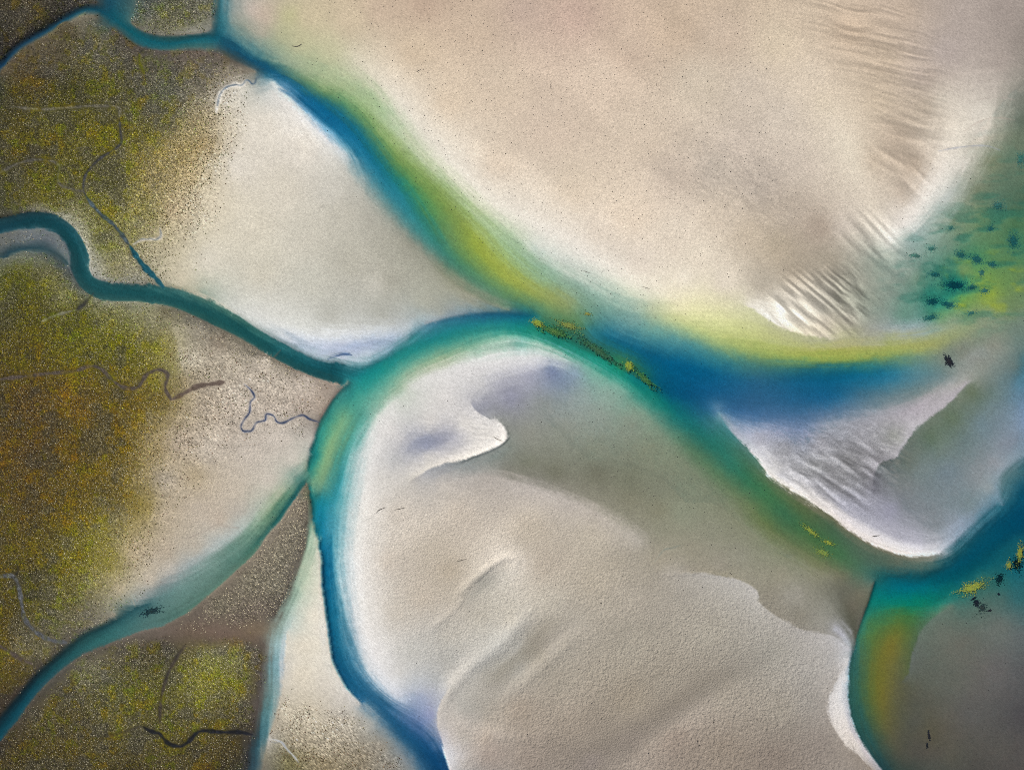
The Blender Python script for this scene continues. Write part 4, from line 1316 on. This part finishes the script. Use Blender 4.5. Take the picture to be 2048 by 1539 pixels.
PALE = lin(np.array([.90, .86, .74])) / 1.16
for i, ((style, fe, dn, label, poly), D) in enumerate(zip(PARCELS, DENS)):
    parts = []
    if style == 'marsh':
        keep = D * np.clip(.25 + .35 * np.clip(1 - grey, 0, 1) + .6 * cush, 0, 1)
        x, y, iy, ix, g = scatter(keep, 3.3, 100 + i)
        c = LT[iy, ix] / 1.16
        lumv = np.sqrt(LT[iy, ix].mean(-1, keepdims=True))
        c = c * np.array([1.02, 1.06, .72]) * (1 - .75 * np.clip((lumv - .42) * 4, 0, 1)) * g.uniform(.4, 1.8, (len(x), 1)) * (1 + g.normal(0, .08, (len(x), 3)))
        parts.append(tussocks(x, y, g.uniform(.28, .62, len(x)), g.uniform(.15, .45, len(x)), c, 200 + i))
        x, y, iy, ix, g = scatter(D * (1 - .8 * cush) * .95, 3.4, 300 + i)
        lum_ = LT[iy, ix].mean(-1, keepdims=True)
        w = g.uniform(0, 1.0, (len(x), 1)) ** .7 * np.clip(.45 + lum_ * 4.5, .5, 1)
        c = PALE * w + LT[iy, ix] / 1.16 * (1 - w)
        parts.append(tussocks(x, y, g.uniform(.14, .38, len(x)), g.uniform(.15, .4, len(x)), c, 400 + i))
        nm = 'salt_marsh_plants'
    elif style == 'dots':
        x, y, iy, ix, g = scatter(D * (.12 + .88 * np.clip(n3 * 7 + .35, 0, 1) * np.clip(n2 * 4 + .6, 0, 1)), 2.9, 100 + i)
        c = (lin(np.array([.40, .33, .18])) * .6 + LT[iy, ix] * .25) / 1.16 * g.uniform(.4, 1.7, (len(x), 1)) * (1 + g.normal(0, .1, (len(x), 3)))
        parts.append(tussocks(x, y, g.uniform(.22, .55, len(x)), g.uniform(.15, .4, len(x)), c, 200 + i))
        nm = 'sparse_marsh_plants'
    else:
        x, y, iy, ix, g = scatter(D * .9, 4.2, 100 + i)
        c = PALE * g.uniform(.35, 1.0, (len(x), 1)) * np.array([.97, .93, .86])
        parts.append(tussocks(x, y, g.uniform(.25, .5, len(x)), g.uniform(.15, .35, len(x)), c, 200 + i))
        x, y, iy, ix, g = scatter(D * .8, 4.2, 300 + i)
        c = LT[iy, ix] / 1.16 * g.uniform(.45, .95, (len(x), 1))
        parts.append(tussocks(x, y, g.uniform(.25, .5, len(x)), g.uniform(.1, .2, len(x)), c, 400 + i))
        nm = 'pebbly_ground_cover'
    put_stuff(nm, label, parts)

# ---- dark shell and worm-cast specks strewn over the wet flats
g = np.random.default_rng(5)
SPK = [('640,40 760,-60 1500,-60 1560,300 1300,560 1000,400 800,200', 60, .040), ('560,60 760,200 1100,500 1400,620 1380,680 1100,600 800,380 600,150', 30, .018),
       ('1080,700 1300,800 1650,1150 1400,1150 1150,900', 40, .022), ('1800,380 2048,260 2048,640 1840,640', 30, .012), ('1840,1260 2048,1200 2048,1539 1900,1539', 30, .012),
       ('1300,250 1700,250 1700,560 1350,560', 60, .010), ('700,750 1000,720 900,940 740,1200 1300,1150 1650,1400 1300,1539 900,1480 760,1200', 40, .005), ('520,1000 620,960 620,1000 300,1240 220,1270 480,1090', 8, .03)]
parts = []
for k, (poly, fe, dn) in enumerate(SPK):
    x, y, iy, ix, g = scatter(poly_mask(pts(poly), fe) * dn * 3.0, 4.0, 700 + k, wetmax=2.)
    c = np.array([[.035, .032, .032]]) * g.uniform(.5, 2.2, (len(x), 1))
    parts.append(tussocks(x, y, g.uniform(.10, .42, len(x)), g.uniform(.08, .2, len(x)), c, 800 + k))
sp = put_stuff('shell_gravel', 'tiny dark shells and worm casts strewn over the sand flats', parts)
sp['category'] = 'shells'

# ================================================================ things: weed beds, algae mats, wrack
weed_mat = tone_mat('wet weed', .7, .25, .25, 3.0)
def strand(lab, P, w, seed):
    """a stranded ribbon of weed: a bent tapering tube lying on the sand"""
    g = np.random.default_rng(seed); D = catmull(np.array(P, float), .6); n = len(D); x0, y0 = D[n // 2]
    X, Y = wx(D[:, 0]) - wx(x0), wy(D[:, 1]) - wy(y0); zz = bed(D[:, 0], D[:, 1]); zb = float(np.median(zz))
    tx, ty = np.gradient(X), np.gradient(Y); q = np.hypot(tx, ty) + 1e-9; nx_, ny_ = -ty / q, tx / q
    t = np.linspace(0, 1, n); r = .6 * w * (.25 + np.sin(t * math.pi) ** .6) * g.uniform(.7, 1.2, n)
    ring = [(-1, 0), (-.6, .8), (.6, .8), (1, 0)]
    V = np.stack([np.stack([X + nx_ * r * a, Y + ny_ * r * a, zz - zb + r * b + .03], -1) for a, b in ring], 1).reshape(-1, 3)
    b = (np.arange(n - 1) * 4)[:, None]
    F = np.concatenate([b + np.array([[k, k + 1, k + 5, k + 4]]) for k in range(3)], 0)
    o = mesh_obj('weed_strand', V, F, weed_mat, fcol=np.tile(np.array([[.10, .088, .075]]), (len(F), 1)))
    o.location = (float(wx(x0)), float(wy(y0)), zb); o['label'] = lab; o['category'] = 'seaweed'; o['group'] = 'weed strands on the sand'
def weed(name, label, cat, group, x, y, rx, ry, deg, col, n, zoff=(.02, .2), leaf=(.25, .7), seed=0, core=.4, float_at=None, pale=None):
    """a ragged bed of fronds: many small bent leaf blades spread through a low mound"""
    g = np.random.default_rng(seed + int(x) * 7 + int(y))
    r = np.minimum(np.abs(g.normal(0, .5, n)), 1.15); th = g.uniform(0, 6.2832, n)
    lob = 1 + .28 * np.sin(2 * th + x) + .18 * np.sin(5 * th + y) + .12 * np.sin(9 * th)
    u = r * lob * rx * np.cos(th); v = r * lob * ry * np.sin(th)
    a = math.radians(deg)
    X = x + u * math.cos(a) - v * math.sin(a); Y = y + u * math.sin(a) + v * math.cos(a)
    zb = bed(X, Y) if float_at is None else np.full(n, float_at)
    L_ = g.uniform(*leaf, n); W_ = L_ * g.uniform(.35, .7, n); ang = -a + g.normal(0, .7, n)
    z0 = zb + zoff[0]; z1 = zb + zoff[0] + g.uniform(.2, 1, n) * (zoff[1] - zoff[0]) * (1.4 - r)
    ca, sa = np.cos(ang), np.sin(ang)
    cx, cy = wx(X), wy(Y)
    ox, oy = wx(x), wy(y)
    P = np.zeros((n, 6, 3))
    for k, (lu, lv, zz) in enumerate(((-1, 0, z0), (-.2, -.5, z1), (.7, -.3, z0), (1, 0.05, z0), (.6, .35, z0), (-.25, .5, z1))):
        P[:, k, 0] = cx + (lu * ca - lv * sa) * (L_ if k in (0, 3) else L_) * 1.0; P[:, k, 1] = cy + (lu * sa * L_ + lv * ca * W_ * 2)
        P[:, k, 2] = zz
    z_base = float(np.median(zb))
    P[..., 0] -= ox; P[..., 1] -= oy; P[..., 2] -= z_base
    b = (np.arange(n) * 6)[:, None]
    F = np.concatenate([b + np.array([[0, 1, 4, 5]]), b + np.array([[1, 2, 3, 4]])], 0)
    C = np.array(col)[None] * g.uniform(.6, 1.5, (n, 1)) * (1 + g.normal(0, .1, (n, 3)))
    if pale is not None:
        t = (g.uniform(0, 1, (n, 1)) < .3); C = np.where(t, np.array(pale)[None] * g.uniform(.7, 1.2, (n, 1)), C)
    kk = 22; t_ = np.arange(kk) / kk * 2 * np.pi; lb = 1 + .28 * np.sin(2 * t_ + x) + .18 * np.sin(5 * t_ + y) + .12 * np.sin(9 * t_)
    rings = [np.array([[0., 0.]])] + [np.stack([q * lb * g.uniform(.85, 1.15, kk) * rx * np.cos(t_), q * lb * g.uniform(.85, 1.15, kk) * ry * np.sin(t_)], -1) for q in (core * .5, core)]
    m2 = np.vstack(rings); mx_ = x + m2[:, 0] * math.cos(a) - m2[:, 1] * math.sin(a); my_ = y + m2[:, 0] * math.sin(a) + m2[:, 1] * math.cos(a)
    mz = (bed(mx_, my_) if float_at is None else np.full(len(mx_), float_at)) - z_base + zoff[0]
    mz[:kk + 1] += (zoff[1] - zoff[0]) * .35
    MV = np.stack([wx(mx_) - ox, wy(my_) - oy, mz], -1)
    MF = [(0, 1 + q, 1 + (q + 1) % kk) for q in range(kk)]
    for q in range(kk): MF += [(1 + q, 1 + kk + q, 1 + kk + (q + 1) % kk), (1 + q, 1 + kk + (q + 1) % kk, 1 + (q + 1) % kk)]
    MF = np.array(MF)[:, ::-1]
    o = mesh_obj(name, MV, MF, weed_mat, fcol=np.clip(np.array(col)[None] * g.uniform(.8, 1.25, (len(MF), 1)), .006, .8))
    o.location = (float(ox), float(oy), z_base)
    mesh_obj('leaves', P.reshape(-1, 3), F, weed_mat, fcol=np.clip(np.vstack([C, C]), .006, .8), parent=o)
    o['label'] = label; o['category'] = cat
    if group: o['group'] = group
    return o

SG = (.07, .19, .15)
GR = 'dark seagrass patches in the eastern lagoon'
for x, y, rx, ry, deg, lab in (
    (1912, 570, 24, 12, 4, 'largest dark teal seagrass patch, broad oval in the green eastern lagoon'),
    (1945, 574, 9, 6, 0, 'small dark seagrass patch touching the right end of the largest one'),
    (1866, 603, 15, 9, -15, 'dark seagrass patch below and left of the largest one'),
    (1898, 609, 17, 8, 5, 'dark seagrass patch straight below the largest one'),
    (1862, 635, 15, 7, -10, 'lowest dark seagrass patch, a flat streak near the sand bar'),
    (1954, 519, 14, 9, 10, 'dark seagrass patch above the largest one, right one of a close pair'),
    (1922, 509, 13, 7, 5, 'dark seagrass patch above the largest one, left one of a close pair'),
    (1985, 529, 9, 6, 0, 'small dark seagrass patch right of the close pair'),
    (1964, 545, 6, 7, 0, 'tiny dark seagrass patch between the largest one and the close pair'),
    (1871, 549, 18, 6, 5, 'thin dark seagrass streak up and left of the largest one'),
    (1830, 511, 12, 5, 5, 'dark seagrass sliver at the foot of the rippled white sand'),
    (1970, 581, 8, 6, 0, 'small dark seagrass patch on the brightest yellow green bottom'),
    (1943, 626, 9, 5, -20, 'faint seagrass patch at the lower rim of the yellow green bottom'),
    (1998, 411, 11, 9, -30, 'blue black seagrass clump alone in the upper lagoon'),
    (2028, 482, 13, 14, 0, 'rounded seagrass patch at the right edge of the lagoon'),
    (1982, 457, 6, 8, 40, 'small seagrass wisp under the lone blue black clump'),
    (1864, 497, 11, 5, -10, 'pale blurred seagrass wisp beside the white sand slope'),
    (2042, 318, 8, 13, 20, 'seagrass patch cut by the right edge in the upper lagoon'),
    (1902, 456, 5, 7, 45, 'brownish seagrass speck in the shallow beside the white slope')):
    k = .55 if 'faint' in lab or 'pale' in lab or 'speck' in lab or 'thin' in lab else 1
    weed('seagrass_patch', lab, 'seagrass', GR, x, y, rx * 1.3, ry * 1.3, deg, SG, int(rx * ry * 5.5 * k) + 50, (.02, .25), (.12, .34), 11)

YA, OL = (.38, .37, .03), (.17, .25, .06)
GY = 'yellow algae mats in the channels'
for x, y, rx, ry, deg, col, dn, lab in (
    (1075, 646, 13, 8, 15, YA, 1.6, 'compact bright yellow algae mat at the confluence, first of the weedy strip'),
    (1136, 650, 34, 8, 17, (.26, .25, .05), .7, 'long dull yellow algae mat lying just above the weedy strip'),
    (1258, 731, 8, 14, -25, YA, 1.3, 'bright yellow algae mat at the lower end of the weedy strip'),
    (1175, 627, 10, 5, 5, (.34, .28, .06), .5, 'faint orange algae spot on the green shelf above the confluence'),
    (1622, 1062, 24, 7, 35, (.34, .33, .04), .7, 'yellow streaked algae mat in the diagonal channel, upper of three'),
    (1658, 1085, 16, 6, 20, (.34, .32, .04), .5, 'yellow algae mat in the diagonal channel, middle of three'),
    (1645, 1104, 22, 8, 25, (.26, .28, .05), .7, 'olive yellow algae mat in the diagonal channel, lowest of three'),
    (1945, 1174, 34, 12, -12, (.38, .34, .04), 1.0, 'broad speckled yellow algae mat by the eastern pool'),
    (2018, 1130, 8, 13, 15, (.30, .27, .04), .7, 'upright yellow algae mat beside the combed dark weed at the right edge'),
    (2040, 1105, 9, 20, 5, (.34, .28, .03), .9, 'ochre algae mat cut by the right edge above the eastern pool')):
    weed('algae_mat', lab, 'algae', GY, x, y, rx, ry, deg, col, int(rx * ry * 4.5 * dn), (0, .05), (.12, .36), 31, float_at=-.16, pale=(.12, .20, .06))
for k, (lab, P, w) in enumerate((
    ('longer curved dark weed strand on the pale sand inside the great bend', [(752, 1026), (757, 1020), (763, 1017), (771, 1014)], .28),
    ('straight dark weed strand right of the curved one inside the great bend', [(788, 1019), (799, 1017), (811, 1014)], .24),
    ('lone thin weed strand up and left of the little sand trough', [(911, 1123), (921, 1120), (933, 1117)], .22),
    ('short weed strand curling over the tip of the white sand spit', [(986, 872), (994, 877), (1003, 880)], .22),
    ('frayed brown weed strand at the top, on green tinted sand beyond the narrow channel', [(583, 92), (594, 93), (604, 88)], .4),
    ('short black weed strand on the upper sand plain near the white crest', [(833, 144), (838, 141), (842, 139)], .3),
    ('small hooked black weed strand in the middle of the upper sand plain', [(1100, 168), (1102, 172), (1100, 176)], .28),
    ('thin weed strand on the white crest, upper of a pair above the confluence', [(1166, 541), (1174, 544), (1180, 546)], .2),
    ('thin weed strand on the white crest, right one of the pair above the confluence', [(1284, 573), (1292, 575), (1300, 578)], .2),
    ('grey weed strand lying on the white beach of the spit', [(1742, 1073), (1750, 1071), (1760, 1070)], .35))):
    strand(lab, P, w, 900 + k)
GD = 'dark weed beds and wrack'
for x, y, rx, ry, deg, col, dn, lab in (
    (1110, 663, 36, 8, 24, OL, .8, 'olive weed bed under the confluence, upper part of the weedy strip'),
    (1195, 700, 50, 10, 34, (.10, .18, .08), .7, 'dark green weed bed forming the middle of the weedy strip'),
    (1290, 758, 30, 8, 42, (.12, .22, .06), .7, 'green weed bed trailing off at the tail of the weedy strip'),
    (1898, 722, 7, 14, -20, (.018, .016, .022), 2.2, 'black wrack clump on the grey green shallows near the right edge'),
    (1953, 1205, 7, 5, 30, (.010, .010, .016), 2.0, 'largest black wrack clump below the speckled yellow algae mat'),
    (1944, 1174, 5, 3, -25, (.010, .010, .016), 2.0, 'black wrack clump lying on the speckled yellow algae mat'),
    (1948, 1196, 6, 2, -40, (.010, .012, .02), 2.0, 'thin black wrack sliver above the largest clump by the eastern pool'),
    (1998, 1188, 4, 2, 30, (.010, .012, .02), 2.0, 'small black wrack clump right of the speckled yellow algae mat'),
    (1980, 1220, 5, 2, -25, (.012, .012, .02), 2.0, 'small black wrack streak down and right of the largest clump by the pool'),
    (1858, 1470, 2.6, 9, -8, (.010, .010, .014), 2.5, 'upright black wrack streak on the dark grey bottom near the lower right corner'),
    (1854, 1490, 2.2, 6, 5, (.010, .010, .014), 2.0, 'black wrack crumb just below the upright streak on dark grey bottom'),
    (302, 1222, 20, 8, -22, (.03, .05, .05), 1.1, 'dark mottled weed bed against the upper bank of the southern western river'),
    (2000, 1158, 10, 16, 30, (.02, .04, .035), .5, 'combed dark weed bed at the edge of the eastern pool'),
    (2036, 1128, 12, 18, 15, (.02, .04, .03), .6, 'combed dark weed bed against the right edge of the picture'),
    (1965, 1215, 16, 14, 0, (.03, .045, .04), .22, 'loose scatter of dark weed around the largest black clump')):
    weed('weed_bed' if 'bed' in lab or 'scatter' in lab else 'wrack_clump', lab, 'seaweed', GD, x, y, rx, ry, deg, col, int(rx * ry * 3.4 * dn) + 8, (.02, .3), (.2, .6), 51, float_at=-.55 if 'strip' in lab else None)

# ================================================================ light, sky, camera
w = bpy.data.worlds.new('World'); S.world = w; w.use_nodes = True
nt = w.node_tree; sky = nt.nodes.new('ShaderNodeTexSky'); sky.sky_type = 'NISHITA'; sky.sun_disc = False
sky.sun_elevation = SUN_EL; sky.sun_rotation = SUN_AZ
bg = nt.nodes['Background']; bg.inputs['Strength'].default_value = .06
nt.links.new(sky.outputs[0], bg.inputs[0])
sd = bpy.data.lights.new('sun', 'SUN'); sd.energy = 4.7; sd.angle = math.radians(.5); sd.color = (1, .965, .91)
so = bpy.data.objects.new('sun', sd); COL.objects.link(so)
so.rotation_euler = (math.pi / 2 - SUN_EL, 0, -SUN_AZ + math.pi)   # lamp looks down -Z
from mathutils import Vector
dirv = Vector((math.sin(SUN_AZ) * math.cos(SUN_EL), math.cos(SUN_AZ) * math.cos(SUN_EL), math.sin(SUN_EL)))
so.rotation_euler = dirv.to_track_quat('Z', 'Y').to_euler()
so.location = dirv * 600
cd = bpy.data.cameras.new('camera'); co = bpy.data.objects.new('camera', cd); COL.objects.link(co)
cd.sensor_width = 36; cd.lens = 50; cd.sensor_fit = 'HORIZONTAL'; cd.clip_start = 1; cd.clip_end = 40000
co.location = (0, 0, 2048 * U * 50 / 36)
co.rotation_euler = (0, 0, 0)
S.camera = co
S.view_settings.view_transform = 'Standard'; S.view_settings.look = 'None'; S.view_settings.exposure = 0; S.view_settings.gamma = 1
S.render.engine = 'CYCLES'
S.cycles.max_bounces = 4; S.cycles.diffuse_bounces = 2; S.cycles.glossy_bounces = 2; S.cycles.transparent_max_bounces = 8
S.cycles.use_denoising = False; S.cycles.filter_width = .95
